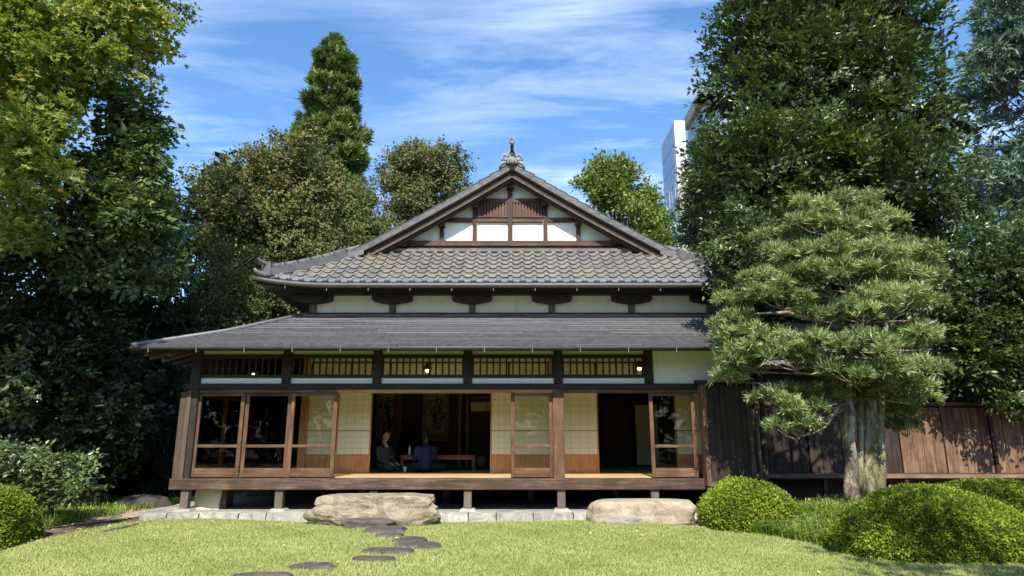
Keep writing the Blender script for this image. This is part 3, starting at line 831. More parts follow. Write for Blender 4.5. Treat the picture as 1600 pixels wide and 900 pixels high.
# underside and left and right slopes
rf.add([(LX0 + .02, YE + .06, ZE - .07), (LX1 - .02, YE + .06, ZE - .07), (4.6, 13.1, 3.40), (-6.2, 13.1, 3.40)], [(0, 1, 2, 3)])
rf.add([(LX0, YE, ZE - .03), (-4.62, YC, ZT - .02), (-4.62, 19, ZT - .02), (LX0, 19.5, ZE - .03)], [(0, 1, 2, 3)])
rf.add([(LX0 + .03, YE + .06, ZE - .075), (-6.22, 13.1, 3.395), (-6.22, 19, 3.395), (LX0 + .03, 19.5, ZE - .075)], [(0, 1, 2, 3)])
rf.add([(LX1, YE, ZE - .03), (4.62, YC, ZT - .02), (4.62, 19, ZT - .02), (LX1, 19.5, ZE - .03)], [(0, 1, 2, 3)])
lower = rf.build('lower_roof', M['dark_wood'], house)
rr = random.Random(11)
for k in range(ncourse):
    s0, s1 = k / ncourse * .955, (k + 1) / ncourse * .955
    y0, y1 = YE + (YC - YE) * s0, YE + (YC - YE) * (s1 + .02)
    z0, z1 = low_z(s0), low_z(s1 + .02)
    xa, xb = low_x0(s0), low_x1(s0)
    xa2, xb2 = low_x0(s1), low_x1(s1)
    X = xa; first = True
    while X < xb - .01:
        wd = rr.uniform(1.1, 2.2)
        Xn = X + wd
        if Xn > xb - .4: Xn = xb
        jz = rr.uniform(-.004, .006); jy = rr.uniform(-.008, .008)
        a_up = max(X, xa2) if first else X
        b_up = min(Xn, xb2) if Xn == xb else Xn
        h = .040 + rr.uniform(-.006, .006)
        sh = MB().hexa([(X, y0 + jy, z0 - .006 + jz), (Xn - .004, y0 + jy, z0 - .006 + jz), (b_up - .004, y1, z1 - .030), (a_up, y1, z1 - .030),
                   (X, y0 + jy, z0 + h + jz), (Xn - .004, y0 + jy, z0 + h + jz), (b_up - .004, y1, z1), (a_up, y1, z1)]).build('shingle', M['shingle'], lower)
        sme = sh.data
        sme.materials.append(M['shingle_edge'])
        for pg in sme.polygons:
            if pg.normal.y < -.8: pg.material_index = 1
        X = Xn; first = False
sA = .955
MB().hexa([(-4.75, YE + (YC - YE) * sA - .02, low_z(sA) - .01), (4.75, YE + (YC - YE) * sA - .02, low_z(sA) - .01), (4.65, YC + .02, ZT - .01), (-4.65, YC + .02, ZT - .01),
           (-4.75, YE + (YC - YE) * sA - .02, low_z(sA) + .045), (4.75, YE + (YC - YE) * sA - .02, low_z(sA) + .045), (4.65, YC + .02, ZT + .03), (-4.65, YC + .02, ZT + .03)]).build('top_board', M['tan_wood'], lower)
# side slope shingles seen edge on: hip board
MB().tube([(LX0, YE, ZE + .03), (low_x0(.5), YE + (YC - YE) * .5, low_z(.5) + .03), (-4.62, YC, ZT + .03)], [.045, .045, .045], 8).build('hip_board', M['shingle'], lower)
# eave fascia and gutter
MB().bbox(LX0 + .02, LX1 - .02, YE + .005, YE + .045, ZE - .065, ZE - .008, .004).build('eave_board', M['dark_wood'], lower)
gt = MB()
gp = [(YE - .075 + .055 * math.cos(t), ZE - .015 + .055 * math.sin(t)) for t in np.linspace(PI, 2 * PI, 9)]
gp2 = [(YE - .075 + .047 * math.cos(t), ZE - .013 + .047 * math.sin(t)) for t in np.linspace(2 * PI, PI, 9)]
gt.prism(gp + gp2, 'x', LX0 + .05, LX1, True)
gt.build('gutter', M['gutter'], lower)
hook = MB().box(-.006, .006, -.14, .0, -.10, -.085).box(-.006, .006, -.145, -.13, -.12, .0).mesh('gutter_hook', M['pipe'])
for X in np.arange(LX0 + .4, LX1, .9):
    put('gutter_hook', hook, lower, (X, YE + .02, ZE))
raf = MB().hexa([(-.03, 0, -.05), (.03, 0, -.05), (.03, .95, .21), (-.03, .95, .21), (-.03, 0, 0), (.03, 0, 0), (.03, .95, .26), (-.03, .95, .26)]).mesh('rafter', M['grey_post'])
for X in np.arange(LX0 + .25, LX1 - .1, .45):
    put('rafter', raf, lower, (X, YE + (.10 if X < -6.3 else .42), ZE + (-.12 if X < -6.3 else .085)))
rafs = MB().hexa([(0, -.03, -.05), (0, .03, -.05), (.95, .03, .21), (.95, -.03, .21), (0, -.03, 0), (0, .03, 0), (.95, .03, .26), (.95, -.03, .26)]).mesh('rafter', M['grey_post'])
for Y in np.arange(12.9, 18.5, .45):
    put('rafter', rafs, lower, (LX0 + .06, Y, ZE - .13))

# ---- upper wall band
UZ0, UZ1 = ZT - .02, zat(449, YC)
UP = [-4.5, -2.7, -.9, .9, 2.7, 4.47]
MB().box(-4.55, 4.55, YC + .03, YC + .12, UZ0 - .15, UZ1 + .15).build('upper_wall', M['plaster_side'], house)
MB().bbox(-4.62, 4.62, YC - .035, YC + .028, UZ0 + .02, UZ0 + .065, .004).build('wall_sill', M['dark_wood'], house)
MB().bbox(-4.9, 4.9, YC - .14, YC + .028, zat(462, YC), UZ1 + .05, .008).build('wall_plate', M['dark_wood'], house)
for X in UP:
    MB().bbox(X - .075, X + .075, YC - .04, YC + .029, UZ0 + .067, zat(475, YC) + .03, .006).build('upper_post', M['grey_post'], house)
    hwid = .45
    zc0, zc1 = zat(476, YC), zat(462.5, YC)
    pl = [(X - hwid, zc1), (X - hwid, zc0 + .09)] + [(X + hwid * t, zc0 + .07 * t * t + (.02 if abs(t) == 1 else 0)) for t in np.linspace(-.96, .96, 9)] + [(X + hwid, zc0 + .09), (X + hwid, zc1)]
    MB().prism(pl, 'y', YC - .16, YC - .0, False).build('bracket', M['dark_wood'], house)
MB().box(-4.58, -4.5, YC + .13, 19, UZ0 - .2, UZ1 + .1).build('upper_side_wall', M['plaster_side'], house)
MB().box(4.5, 4.58, YC + .13, 19, UZ0 - .2, UZ1 + .1).build('upper_side_wall', M['plaster_side'], house)

# ---- upper tiled roof
UE_Y, UE_Z = 13.8, zat(441.5, 13.8)
GY, VB = 15.85, 15.35                              # gable wall, verge plane
GZ = zat(391, GY)
SL = (GZ - UE_Z) / (GY - UE_Y)
AL = math.atan(SL)
UXE = 5.60
APX = zat(256, VB)
VX = 4.06
VZ = zat(398, VB)
def lift(X, d):
    """upturn towards the corners, d 0 at the eave, 1 at the gable"""
    return .14 * (max(0, abs(X) - 3.9) / 1.6) ** 2 * (1 - d)
def up_z(X, Y):
    d = (Y - UE_Y) / (GY - UE_Y)
    return UE_Z + SL * (Y - UE_Y) + lift(X, d)
def hipx(Y): return UXE - (Y - UE_Y) * (UXE - VX) / (VB - UE_Y)
rb = MB()
pts = []
Ys = np.linspace(UE_Y, GY + .1, 8)
for Y in Ys:
    h = hipx(Y)
    for t in np.linspace(-1, 1, 25):
        pts.append((h * t, Y, up_z(h * t, Y) - .055))
rb.sheet(pts, 25, 8)
# underside and eaves
pts = []
for Y, zz in ((UE_Y + .03, None), (YC + .0, UZ1 + .06)):
    for t in np.linspace(-1, 1, 25):
        X = (UXE - .06) * t if zz is None else 4.9 * t
        pts.append((X, Y, (up_z(X, UE_Y) - .16) if zz is None else zz))
rb.sheet(pts, 25, 2)
for sg in (-1, 1):
    A = [(0, VB, APX - .1), (0, 22, APX - .1), (sg * 5.5, 22, UE_Z - .03), (sg * (UXE + .02), UE_Y + .02, up_z(UXE, UE_Y) - .06), (sg * VX, VB, VZ - .1)]
    rb.add(A, [(0, 1, 2, 3, 4)])
    rb.add([(sg * (UXE - .05), UE_Y + .05, up_z(UXE, UE_Y) - .17), (sg * 4.85, YC, UZ1 + .055), (sg * 4.55, 22, UZ1 + .05), (sg * 5.48, 22, UE_Z - .16)], [(0, 1, 2, 3)])
roof = rb.build('tiled_roof', M['roof_grey'], house)

TW, TL = .268, (GY - UE_Y) / math.cos(AL) / 7.6
def pantile(eave):
    n = 10; V, F = [], []
    rows = [(-TL * .0, .040, 0), (TL * 1.12, .004, 1)]
    def prof(t):
        a = 2 * PI * t
        return .030 * math.cos(a) + .009 * math.cos(2 * a)
    for y, z, _ in rows:
        for i in range(n + 1):
            t = i / n
            V.append(((t - .5) * TW * 1.03, y, prof(t + .12) + z))
    k = n + 1
    F += [(i, i + 1, k + i + 1, k + i) for i in range(n)]
    m = MB(); m.add(V, F, True)
    lo = [(V[i][0], .004, V[i][2] - (.05 if eave else .022)) for i in range(n + 1)]
    m.add(V[:k] + lo, [(k + i, k + i + 1, i + 1, i) for i in range(n)], True)
    if eave:
        ph = (1 - .12) * TW - TW * .5
        m.lathe((ph, .012, .045), [(.001, .05), (.042, .05), (.052, .035), (.052, -.02)], 10, 'y')
    me = m.mesh('tile', M['eave_tile'] if eave else M['tile'])
    return me
tile_a, tile_e = pantile(False), pantile(True)
ncol = int(2 * UXE / TW)
rt = random.Random(5)
for r in range(8):
    Y = UE_Y + r * TL * math.cos(AL)
    for c in range(-ncol // 2, ncol // 2 + 1):
        X = (c + .5) * TW
        if abs(X) > hipx(Y + TL * .4) - .02: continue
        d = (Y - UE_Y) / (GY - UE_Y)
        tw = math.atan((lift(X + .13, d) - lift(X - .13, d)) / .26)
        put('tile', tile_e if r == 0 else tile_a, roof, (X, Y, up_z(X, Y)), (AL + rt.uniform(-.012, .012), -tw + rt.uniform(-.02, .02), rt.uniform(-.012, .012)))
# flat noshi row under the gable
k = 0
for X in np.arange(-3.55, 3.5, .30):
    MB().hexa([(X, GY - .20, GZ - .09), (X + .292, GY - .20, GZ - .09), (X + .292, GY, GZ - .03), (X, GY, GZ - .03), (X, GY - .20, GZ - .02 + .004 * (k % 3)), (X + .292, GY - .20, GZ - .02 + .004 * (k % 3)), (X + .292, GY, GZ + .05), (X, GY, GZ + .05)]).build('ridge_tile', M['roof_grey'], roof); k += 1
# gutter of the upper eave
gpts = np.linspace(-1, 1, 41)
MB().tube([(t * (UXE + .02), UE_Y - .07, up_z(t * UXE, UE_Y) - .075) for t in gpts], .058, 8).build('gutter', M['gutter'], roof)
fb = MB()
ring = []
for t in gpts:
    X = t * (UXE - .03); z = up_z(X, UE_Y)
    ring.append([(X, UE_Y + .005, z - .15), (X, UE_Y + .05, z - .15), (X, UE_Y + .05, z - .04), (X, UE_Y + .005, z - .04)])
for i in range(len(ring) - 1):
    fb.hexa([ring[i][0], ring[i + 1][0], ring[i + 1][1], ring[i][1], ring[i][3], ring[i + 1][3], ring[i + 1][2], ring[i][2]])
fb.build('eave_board', M['dark_wood'], roof)
hook2 = MB().box(-.006, .006, -.02, .0, -.05, .02).mesh('gutter_hook', M['pipe'])
for X in np.arange(-4.9, 5, .9):
    put('gutter_hook', hook2, roof, (X, UE_Y - .06, up_z(X, UE_Y) - .15))
# hip ridges: stacked flat tiles with a round cap
for sg in (-1, 1):
    path = []
    for t in np.linspace(0, 1, 9):
        Y = VB + .05 + (UE_Y + .05 - VB) * t
        X = VX + .05 + (UXE - .28 - VX) * t
        path.append(np.array((sg * X, Y, up_z(X, Y) + .02 + .05 * t * t)))
    path.insert(0, np.array((sg * (VX - .32), VB + .08, APX - (VX - .32) * (APX - VZ) / VX - .10)))
    d = path[-1] - path[1]; d[2] = 0; d /= np.linalg.norm(d)
    s = np.array((-d[1], d[0], 0))
    base = MB()
    for lay, (hw, z0, z1) in enumerate(((.155, -.08, .040), (.125, .043, .080), (.10, .083, .115))):
        V, F = [], []
        for p in path:
            for a, z in ((-hw, z0), (hw, z0), (hw, z1), (-hw, z1)):
                V.append(p + s * a + np.array((0, 0, z)))
        for i in range(len(path) - 1):
            for kk in range(4):
                F.append((i * 4 + kk, i * 4 + (kk + 1) % 4, (i + 1) * 4 + (kk + 1) % 4, (i + 1) * 4 + kk))
        F += [(3, 2, 1, 0), tuple(len(V) - 4 + q for q in range(4))]
        base.add(V, F)
    hr = base.build('hip_ridge', M['roof_grey'], roof)
    nseg = 7
    L_ = np.linalg.norm(path[-1] - path[0])
    for i in range(nseg):
        t0, t1 = i / nseg, (i + 1) / nseg
        def at(t):
            f = t * (len(path) - 1); a = min(int(f), len(path) - 2)
            return path[a] + (path[a + 1] - path[a]) * (f - a) + np.array((0, 0, .115))
        MB().tube([at(t0) + d * .004, at((t0 + t1) / 2), at(t1) - d * .03, at(t1) - d * .025, at(t1)], [.075, .073, .072, .085, .085], 10).build('cap_tile', M['roof_grey'], hr)
    e = path[-1] + d * .02
    MB().hexa([e - s * .17 + (0, 0, -.10), e + s * .17 + (0, 0, -.10), e + s * .17 + d * .07 + (0, 0, -.10), e - s * .17 + d * .07 + (0, 0, -.10),
               e - s * .13 + (0, 0, .21), e + s * .13 + (0, 0, .21), e + s * .12 + d * .05 + (0, 0, .21), e - s * .12 + d * .05 + (0, 0, .21)]).build('end_tile', M['roof_grey'], hr)
    MB().tube([e + (0, 0, .20), e + d * .07 + (0, 0, .20), e + d * .14 + (0, 0, .215), e + d * .19 + (0, 0, .245), e + d * .23 + (0, 0, .29)], [.05, .045, .035, .024, .012], 8).build('horn_tile', M['roof_grey'], hr)
    f = np.array((sg * (UXE - .14), UE_Y - .0, up_z(UXE, UE_Y)))
    MB().tube([f - d * .35 + (0, 0, .03), f - d * .1 + (0, 0, .025), f + d * .06 + (0, 0, .04), f + d * .14 + (0, 0, .08), f + d * .18 + (0, 0, .13)], [.075, .075, .065, .045, .025], 8).build('corner_tile', M['roof_grey'], hr)

# ---- gable
gw = [(-3.95, GZ - .05), (3.95, GZ - .05), (0, APX - .16)]
MB().prism(gw, 'y', GY + .03, GY + .12).build('gable_wall', M['plaster'], house)
gz = lambda v: zat(v, GY); gx = lambda u, v=345: xat(u, v, GY)
rake = lambda X: APX - .26 - abs(X) * (APX - VZ) / VX          # underside line
for u, lo, wd in ((797, 377, 8), (742, 377, 7), (852, 377, 7), (691, 377, 6.5), (903, 377, 6.5)):
    X = gx(u); hw = wd / 2 * .0155
    MB().bbox(X - hw, X + hw, GY - .055, GY + .028, gz(lo), rake(X) + .05, .005).build('gable_post', M['gable_wood'], house)
    MB().bbox(X - hw - .035, X + hw + .035, GY - .24, GY - .02, rake(X) - .235, rake(X) - .06, .008).build('purlin_end', M['gable_wood'], house)
for u in (633, 961):
    X = gx(u, 370)
    MB().bbox(X - .09, X + .09, GY - .24, GY - .02, rake(X) - .235, rake(X) - .06, .008).build('purlin_end', M['gable_wood'], house)
MB().bbox(-3.55, 3.55, GY - .10, GY + .028, gz(386), gz(377.5), .008).build('gable_beam', M['gable_beam'], house)
for a, c, v0, v1 in ((742, 797, 317, 311), (797, 852, 317, 311), (742, 797, 347.5, 341.5), (797, 852, 347.5, 341.5), (691, 742, 347.5, 341), (852, 903, 347.5, 341), (742, 797, 341.2, 338.5), (797, 852, 341.2, 338.5)):
    pro = .07 if v1 == 338.5 else .045
    MB().bbox(gx(a) + .062, gx(c) - .062, GY - pro, GY + .028, gz(v0), gz(v1), .005).build('gable_rail', M['gable_beam'], house)
for a, c in ((742, 797), (797, 852)):
    x0, x1 = gx(a) + .062, gx(c) - .062
    lb = MB().box(x0, x1, GY + .005, GY + .027, gz(338.4), gz(317.2)).build('lattice_vent', M['black_board'], house)
    sl_ = MB().box(-.020, .020, -.04, 0, gz(338.4), gz(317.2)).mesh('slat', M['gable_slat'])
    for i in range(10):
        put('slat', sl_, lb, (x0 + (x1 - x0) * (i + .5) / 10, GY + .003, 0))
# verge: barge boards and verge tiles
def rake_strip(y0, y1, zo0, zo1, mat, name, parent, sg, x_end=VX, n=10):
    V, F = [], []
    for i in range(n + 1):
        X = x_end * i / n
        z = APX - X * (APX - VZ) / VX - .05 * math.sin(PI * X / VX)
        V += [(sg * X, y0, z + zo0), (sg * X, y1, z + zo0), (sg * X, y1, z + zo1), (sg * X, y0, z + zo1)]
    for i in range(n):
        for kk in range(4):
            F.append((i * 4 + kk, i * 4 + (kk + 1) % 4, (i + 1) * 4 + (kk + 1) % 4, (i + 1) * 4 + kk))
    F += [(3, 2, 1, 0), tuple(len(V) - 4 + q for q in range(4))]
    return MB().add(V, F).build(name, M[mat], parent)
for sg in (-1, 1):
    rake_strip(VB + .02, VB + .075, -.140, -.119, 'tan_wood', 'barge_strip', roof, sg)
    bb = rake_strip(VB + .09, VB + .14, -.300, -.142, 'dark_wood', 'barge_board', roof, sg)
    rake_strip(VB + .075, VB + .145, -.320, -.302, 'tan_wood', 'barge_strip', roof, sg)
    rake_strip(VB + .13, GY + .03, -.275, -.20, 'dark_wood', 'verge_soffit', roof, sg)
    rake_strip(VB + .16, VB + .24, -.405, -.315, 'dark_wood', 'barge_board', roof, sg, VX - .12)
    ang = math.atan((APX - VZ) / VX)
    nt_ = 15; Ls = VX / math.cos(ang) / nt_
    vt = MB()
    vt.hexa([(0, 0, -.115), (Ls * 1.0, 0, -.115), (Ls * 1.0, .03, -.115), (0, .03, -.115), (0, -.005, .0), (Ls * 1.05, -.022, .012), (Ls * 1.05, .03, .012), (0, .03, .0)])
    vt.hexa([(0, .03, -.03), (Ls * 1.03, .03, -.03), (Ls * 1.03, .34, -.03), (0, .34, -.03), (0, -.006, .032), (Ls * 1.05, -.024, .046), (Ls * 1.05, .34, .046), (0, .34, .032)])
    vm = vt.mesh('verge_tile', M['roof_grey'])
    vt2 = MB(); vt2.v = [(-a, b, c) for a, b, c in vt.v]; vt2.f = [f[::-1] for f in vt.f]; vt2.sm = vt.sm
    vm2 = vt2.mesh('verge_tile', M['roof_grey'])
    for i in range(nt_):
        X = VX * i / nt_
        z = APX - X * (APX - VZ) / VX - .05 * math.sin(PI * X / VX)
        put('verge_tile', vm if sg > 0 else vm2, roof, (sg * X, VB - .005 - .0006 * i, z), (0, sg * ang, 0))
# ridge and its end ornament
MB().prism([(-.16, APX - .06), (.16, APX - .06), (.13, APX + .25), (.07, APX + .33), (-.07, APX + .33), (-.13, APX + .25)], 'y', VB + .10, 22).build('main_ridge', M['roof_grey'], roof)
oz = APX + .0
c0 = zat(250, VB - .05)
pl = [(-.16, oz - .02), (.16, oz - .02), (.20, oz + .10), (.19, oz + .24), (.13, oz + .33), (-.13, oz + .33), (-.19, oz + .24), (-.20, oz + .10)]
orn = MB().prism(pl, 'y', VB - .10, VB + .098).build('ridge_ornament', M['ornament'], roof)
MB().lathe((0, VB - .13, oz + .06), [(.001, .05), (.10, .05), (.115, .035), (.115, -.12)], 20, 'y').build('disc', M['ornament'], orn)
MB().tube([(.15 * math.cos(t), VB - .10, oz + .20 + .15 * math.sin(t)) for t in np.linspace(-.3, PI + .3, 14)], .032, 8).build('arch_band', M['ornament'], orn)
for sg in (-1, 1):
    sp = []
    for t in np.linspace(0, 1, 22):
        a = -.6 + t * 2.2 * PI; r = .125 * (1 - .72 * t)
        sp.append((sg * (.255 + r * math.cos(a)), VB - .06 - .03 * t, oz + .13 + r * math.sin(a)))
    MB().tube(sp, list(np.linspace(.045, .03, 22)), 8).build('scroll', M['ornament'], orn)
    MB().tube([(sg * .22, VB - .04, oz + .02), (sg * .34, VB - .05, oz + .0), (sg * .45, VB - .04, oz - .09), (sg * .50, VB - .03, oz - .16)], [.06, .06, .05, .02], 8).build('scroll', M['ornament'], orn)
MB().tube([(0, VB + .05, oz + .30), (0, VB - .05, oz + .34), (0, VB - .22, oz + .41), (0, VB - .36, oz + .48)], [.065, .065, .062, .06], 12).build('finial_stem', M['metal_dark'], orn)
MB().lathe((0, VB - .36, oz + .485), [(.001, .03), (.06, .03), (.062, .05), (.092, .05), (.095, .0), (.095, -.04)], 16, 'y').build('finial_disc', M['ornament'], orn)

for o_ in [orn] + list(orn.children):
    a = np.zeros(len(o_.data.vertices) * 3); o_.data.vertices.foreach_get('co', a); a = a.reshape(-1, 3)
    a[:, 0] *= .66; a[:, 2] = (a[:, 2] - APX) * .92 + APX
    o_.data.vertices.foreach_set('co', a.ravel()); o_.data.update()

# ------------------------------------------------------------------ shutter box and garden wing at the right
tob = MB()
TX0, TX1, TYF = 3.66, 4.60, 12.74
Z0t, Z1t = FLOOR - .14, LIN1 - .02
for i in range(6):
    a = TX0 + .09 + (TX1 - TX0 - .18) * i / 6
    MB().box(a, a + (TX1 - TX0 - .18) / 6 - .006, TYF + .012 + .004 * (i % 2), TYF + .04, Z0t + .07, Z1t - .06).build('board', M['black_board'], house)
MB().bbox(TX0, TX0 + .085, TYF - .01, 13.02, Z0t, Z1t, .008).build('shutter_post', M['red_wood'], house)
MB().bbox(TX1 - .085, TX1, TYF - .01, 13.02, Z0t, Z1t, .008).build('shutter_post', M['edge_beam'], house)
MB().bbox(TX0 + .086, TX1 - .086, TYF - .008, TYF + .05, Z0t, Z0t + .068, .006).build('shutter_rail', M['edge_beam'], house)
MB().bbox(TX0 + .086, TX1 - .086, TYF - .008, TYF + .05, Z1t - .058, Z1t, .006).build('shutter_rail', M['dark_wood'], house)
MB().hexa([(TX0 - .06, TYF - .09, Z1t + .002), (TX1 + .04, TYF - .09, Z1t + .002), (TX1 + .04, 13.03, Z1t + .03), (TX0 - .06, 13.03, Z1t + .03),
           (TX0 - .06, TYF - .09, Z1t + .045), (TX1 + .04, TYF - .09, Z1t + .045), (TX1 + .04, 13.03, Z1t + .09), (TX0 - .06, 13.03, Z1t + .09)]).build('shutter_cap', M['dark_wood'], house)
MB().box(TX0 + .09, TX1 - .09, TYF + .05, 13.0, Z0t + .02, Z1t - .01).build('shutter_box', M['black_board'], house)
MB().bbox(3.74, 3.84, 12.98, 13.12, UNDER, Z0t + .02, .006).build('stub_post', M['dark_post'], house)
pp = MB().tube([(xat(1181, 640, 12.95), 12.95, zat(600, 12.95)), (xat(1181, 640, 12.95), 12.95, UNDER)], .034, 10)
pp.build('drain_pipe', M['pipe'], house)

WY = 15.5
wing = empty('wooden_wing', (9.0, WY, 0), 'long low wing with brown vertical shutter planks to the right of the house', 'house wing')
wz0, wz1 = zat(739, WY), zat(637, WY)
WX0, WX1 = 4.72, 15.5
rw = random.Random(8)
MB().box(WX0, WX1, WY + .06, WY + .12, wz0 - .05, 3.0).build('wall', M['black_board'], wing)
X = WX0
pi_ = 0
while X < WX1 - .3:
    # a shutter: frame post, boards, and a short upper panel on every second one
    pw = .085
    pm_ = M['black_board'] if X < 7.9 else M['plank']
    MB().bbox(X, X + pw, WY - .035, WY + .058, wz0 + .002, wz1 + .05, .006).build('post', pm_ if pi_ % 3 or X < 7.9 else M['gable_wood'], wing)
    wdt = 1.02 if pi_ % 2 == 0 else 1.10
    x0, x1 = X + pw + .002, min(X + wdt, WX1)
    nb = 4 if pi_ % 2 == 0 else 5
    split = wz1 - .29 if pi_ % 2 == 0 else None
    b0 = x0
    for i in range(nb):
        bwid = (x1 - x0) / nb
        jy = rw.uniform(-.004, .006)
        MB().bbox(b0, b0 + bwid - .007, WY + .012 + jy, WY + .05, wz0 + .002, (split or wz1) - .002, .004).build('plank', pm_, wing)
        b0 += bwid
    if split:
        MB().bbox(x0, x1 - .007, WY - .002, WY + .05, split, split + .035, .004).build('rail', M['gable_beam'], wing)
        b0 = x0
        for i in range(8):
            bwid = (x1 - x0) / 8
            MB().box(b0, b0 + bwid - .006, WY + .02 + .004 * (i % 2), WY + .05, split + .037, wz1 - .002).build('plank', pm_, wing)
            b0 += bwid
    X += wdt; pi_ += 1
MB().bbox(WX0, WX1, WY - .05, WY + .058, wz1 + .052, wz1 + .13, .006).build('head_rail', M['plank'], wing)
MB().bbox(WX0, WX1, WY - .28, WY - .06, wz0 - .035, wz0 - .012, .004).build('ledge', M['edge_beam'], wing)
MB().bbox(WX0, WX1, WY - .34, WY - .275, wz0 - .10, wz0 - .02, .006).build('sill_rail', M['tan_wood'], wing)
MB().bbox(WX0, WX1, WY - .06, WY + .06, wz0 - .16, wz0 - .004, .006).build('sill', M['edge_beam'], wing)
for X in np.arange(5.2, 15.5, 1.82):
    MB().bbox(X - .05, X + .05, WY - .30, WY - .2, -.05, wz0 - .04, .006).build('stub_post', M['dark_post'], wing)
MB().box(WX0, WX1, WY + .5, WY + .56, -.1, wz0 - .1).build('crawl_wall', M['black_board'], wing)
# roof of the wing, tiled in rolls
wr = MB()
ex, ez = WY - .5, 3.11
tx, tz = WY + 2.2, 4.35
nx = 220
pts = []
for j in range(2):
    pass
nrow = 10
for r in range(nrow):
    for e in (0, 1):
        s = (r + e) / nrow
        for i in range(nx):
            X = WX0 + .3 + (WX1 - WX0) * i / (nx - 1)
            ph = X / .27 * 2 * PI
            pts.append((X, ex + (tx - ex) * s, ez + (tz - ez) * s + .024 * math.cos(ph) + (.035 if e == 0 else .0)))
wr.sheet(pts, nx, nrow * 2)
wroof = wr.build('roof', M['roof_grey'], wing)
MB().add([(WX0 + .3, ex, ez - .06), (WX1, ex, ez - .06), (WX1, tx, tz - .1), (WX0 + .3, tx, tz - .1), (WX0 + .3, ex + .1, ez - .12), (WX1, ex + .1, ez - .12), (WX1, WY + .2, 3.1), (WX0 + .3, WY + .2, 3.1)],
         [(0, 1, 2, 3), (4, 5, 6, 7), (0, 1, 5, 4)]).build('roof_board', M['dark_wood'], wroof)
MB().prism([(tx - .14, tz - .08), (tx + .14, tz - .08), (tx + .12, tz + .2), (tx, tz + .27), (tx - .12, tz + .2)], 'x', WX0 + .3, WX1).build('main_ridge', M['roof_grey'], wroof)
MB().add([(WX0 + .3, tx, tz), (WX1, tx, tz), (WX1, tx + 3.2, ez), (WX0 + .3, tx + 3.2, ez)], [(0, 1, 2, 3)]).build('back_slope', M['roof_grey'], wroof)
MB().box(WX0, WX1, WY + 3.9, WY + 4.0, -.1, 3.0).build('back_wall', M['black_board'], wing)
MB().tube([(WX0 + .3, ex - .06, ez - .04), (WX1, ex - .06, ez - .04)], .05, 8).build('gutter', M['gutter'], wroof)

# ------------------------------------------------------------------ stones
def rock(name, label, cat, c, size, mat, seed, n=4, pw=3.2, amp=.10, freq=1.6, flat=None, group=None):
    bm = bmesh.new()
    bmesh.ops.create_icosphere(bm, subdivisions=n, radius=1.0)
    off = Vector((seed * 7.3, seed * 3.1, seed * 1.7))
    for v in bm.verts:
        p = v.co.normalized()
        k = (abs(p.x) ** pw + abs(p.y) ** pw + abs(p.z) ** pw) ** (-1 / pw)
        q_ = p * k
        f = 1 + amp * mnoise.fractal(q_ * freq + off, 1.0, 2.0, 5) + amp * .7 * mnoise.noise(q_ * freq * .6 + off)
        q_ = q_ * f
        if flat is not None and q_.z > flat: q_.z = flat + (q_.z - flat) * .25
        v.co = Vector((q_.x * size[0] / 2, q_.y * size[1] / 2, q_.z * size[2] / 2))
    me = bpy.data.meshes.new(name)
    bm.to_mesh(me); bm.free()
    me.polygons.foreach_set('use_smooth', [True] * len(me.polygons))
    me.materials.append(mat)
    o = bpy.data.objects.new(name, me)
    o.location = c
    link(o)
    return tag(o, label, cat, group)
m_rock1 = stone('shoe_rock', [(.24, (.07, .057, .043)), (.38, (.19, .15, .105)), (.52, (.29, .235, .17)), (.66, (.38, .32, .24)), (.85, (.48, .42, .34))], 2.6, .85, 1.0, .06, (1, 1, 1.3), 1.8)
m_rock2 = stone('pale_rock', [(.25, (.15, .115, .075)), (.42, (.30, .245, .17)), (.60, (.42, .355, .26)), (.85, (.52, .455, .35))], 3.4, .9, .9, .04, (1, 1, 1), .8)
m_step = stone('step_stone', [(.25, (.042, .035, .031)), (.48, (.082, .069, .061)), (.68, (.130, .112, .098)), (.85, (.18, .16, .13))], 4.5, .8, .8, .03)
m_dark = stone('dark_stone', [(.25, (.03, .028, .024)), (.55, (.07, .062, .052)), (.8, (.12, .11, .095))], 2.5, .85, .6, .03)
xa, xb = xat(485, 800, 12.25), xat(686, 800, 12.25)
zt_ = zat(771, 12.35)
rock('shoe_stone', 'large rugged brown boulder before the veranda with grey stones at its foot', 'boulder', ((xa + xb) / 2, 12.35, zt_ / 2 - .04), ((xb - xa) * .96, .80, zt_ + .16), m_rock1, 3.4, 6, 3.6, .12, 1.7, .82)
xa, xb = xat(923, 800, 12.3), xat(1081, 800, 12.3)
zt2 = zat(780, 12.35)
rock('shoe_stone', 'smooth pale tan boulder before the right veranda opening', 'boulder', ((xa + xb) / 2, 12.35, zt2 / 2 - .06), ((xb - xa) * 1.03, .75, zt2 + .2), m_rock2, 9.1, 5, 4.2, .07, 1.3, .82)
steps = [((530, 610), (803, 824), .17, 'thick rounded grey stepping stone against the rugged boulder'),
         ((563, 630), (818, 832), .06, 'flat grey stepping stone just below the thick rounded one'),
         ((586, 628), (829, 839), .05, 'smallest dark stepping stone in the middle of the bend'),
         ((612, 664), (834, 850), .07, 'upper half of the paired stepping stones at the right of the bend'),
         ((614, 684), (842, 858), .06, 'lower half of the paired stepping stones at the right of the bend'),
         ((560, 642), (851, 868), .07, 'long flat stepping stone left below the pair at the bend'),
         ((547, 613), (864, 879), .08, 'dark oval stepping stone under the long flat one'),
         ((444, 522), (873, 892), .08, 'lone rough oval stepping stone set apart in the grass'),
         ((360, 455), (888, 907), .08, 'nearest stepping stone cut by the bottom edge of the photo'),
         ((944, 1016), (805, 822), .16, 'small rounded grey stone at the foot of the pale tan boulder')]
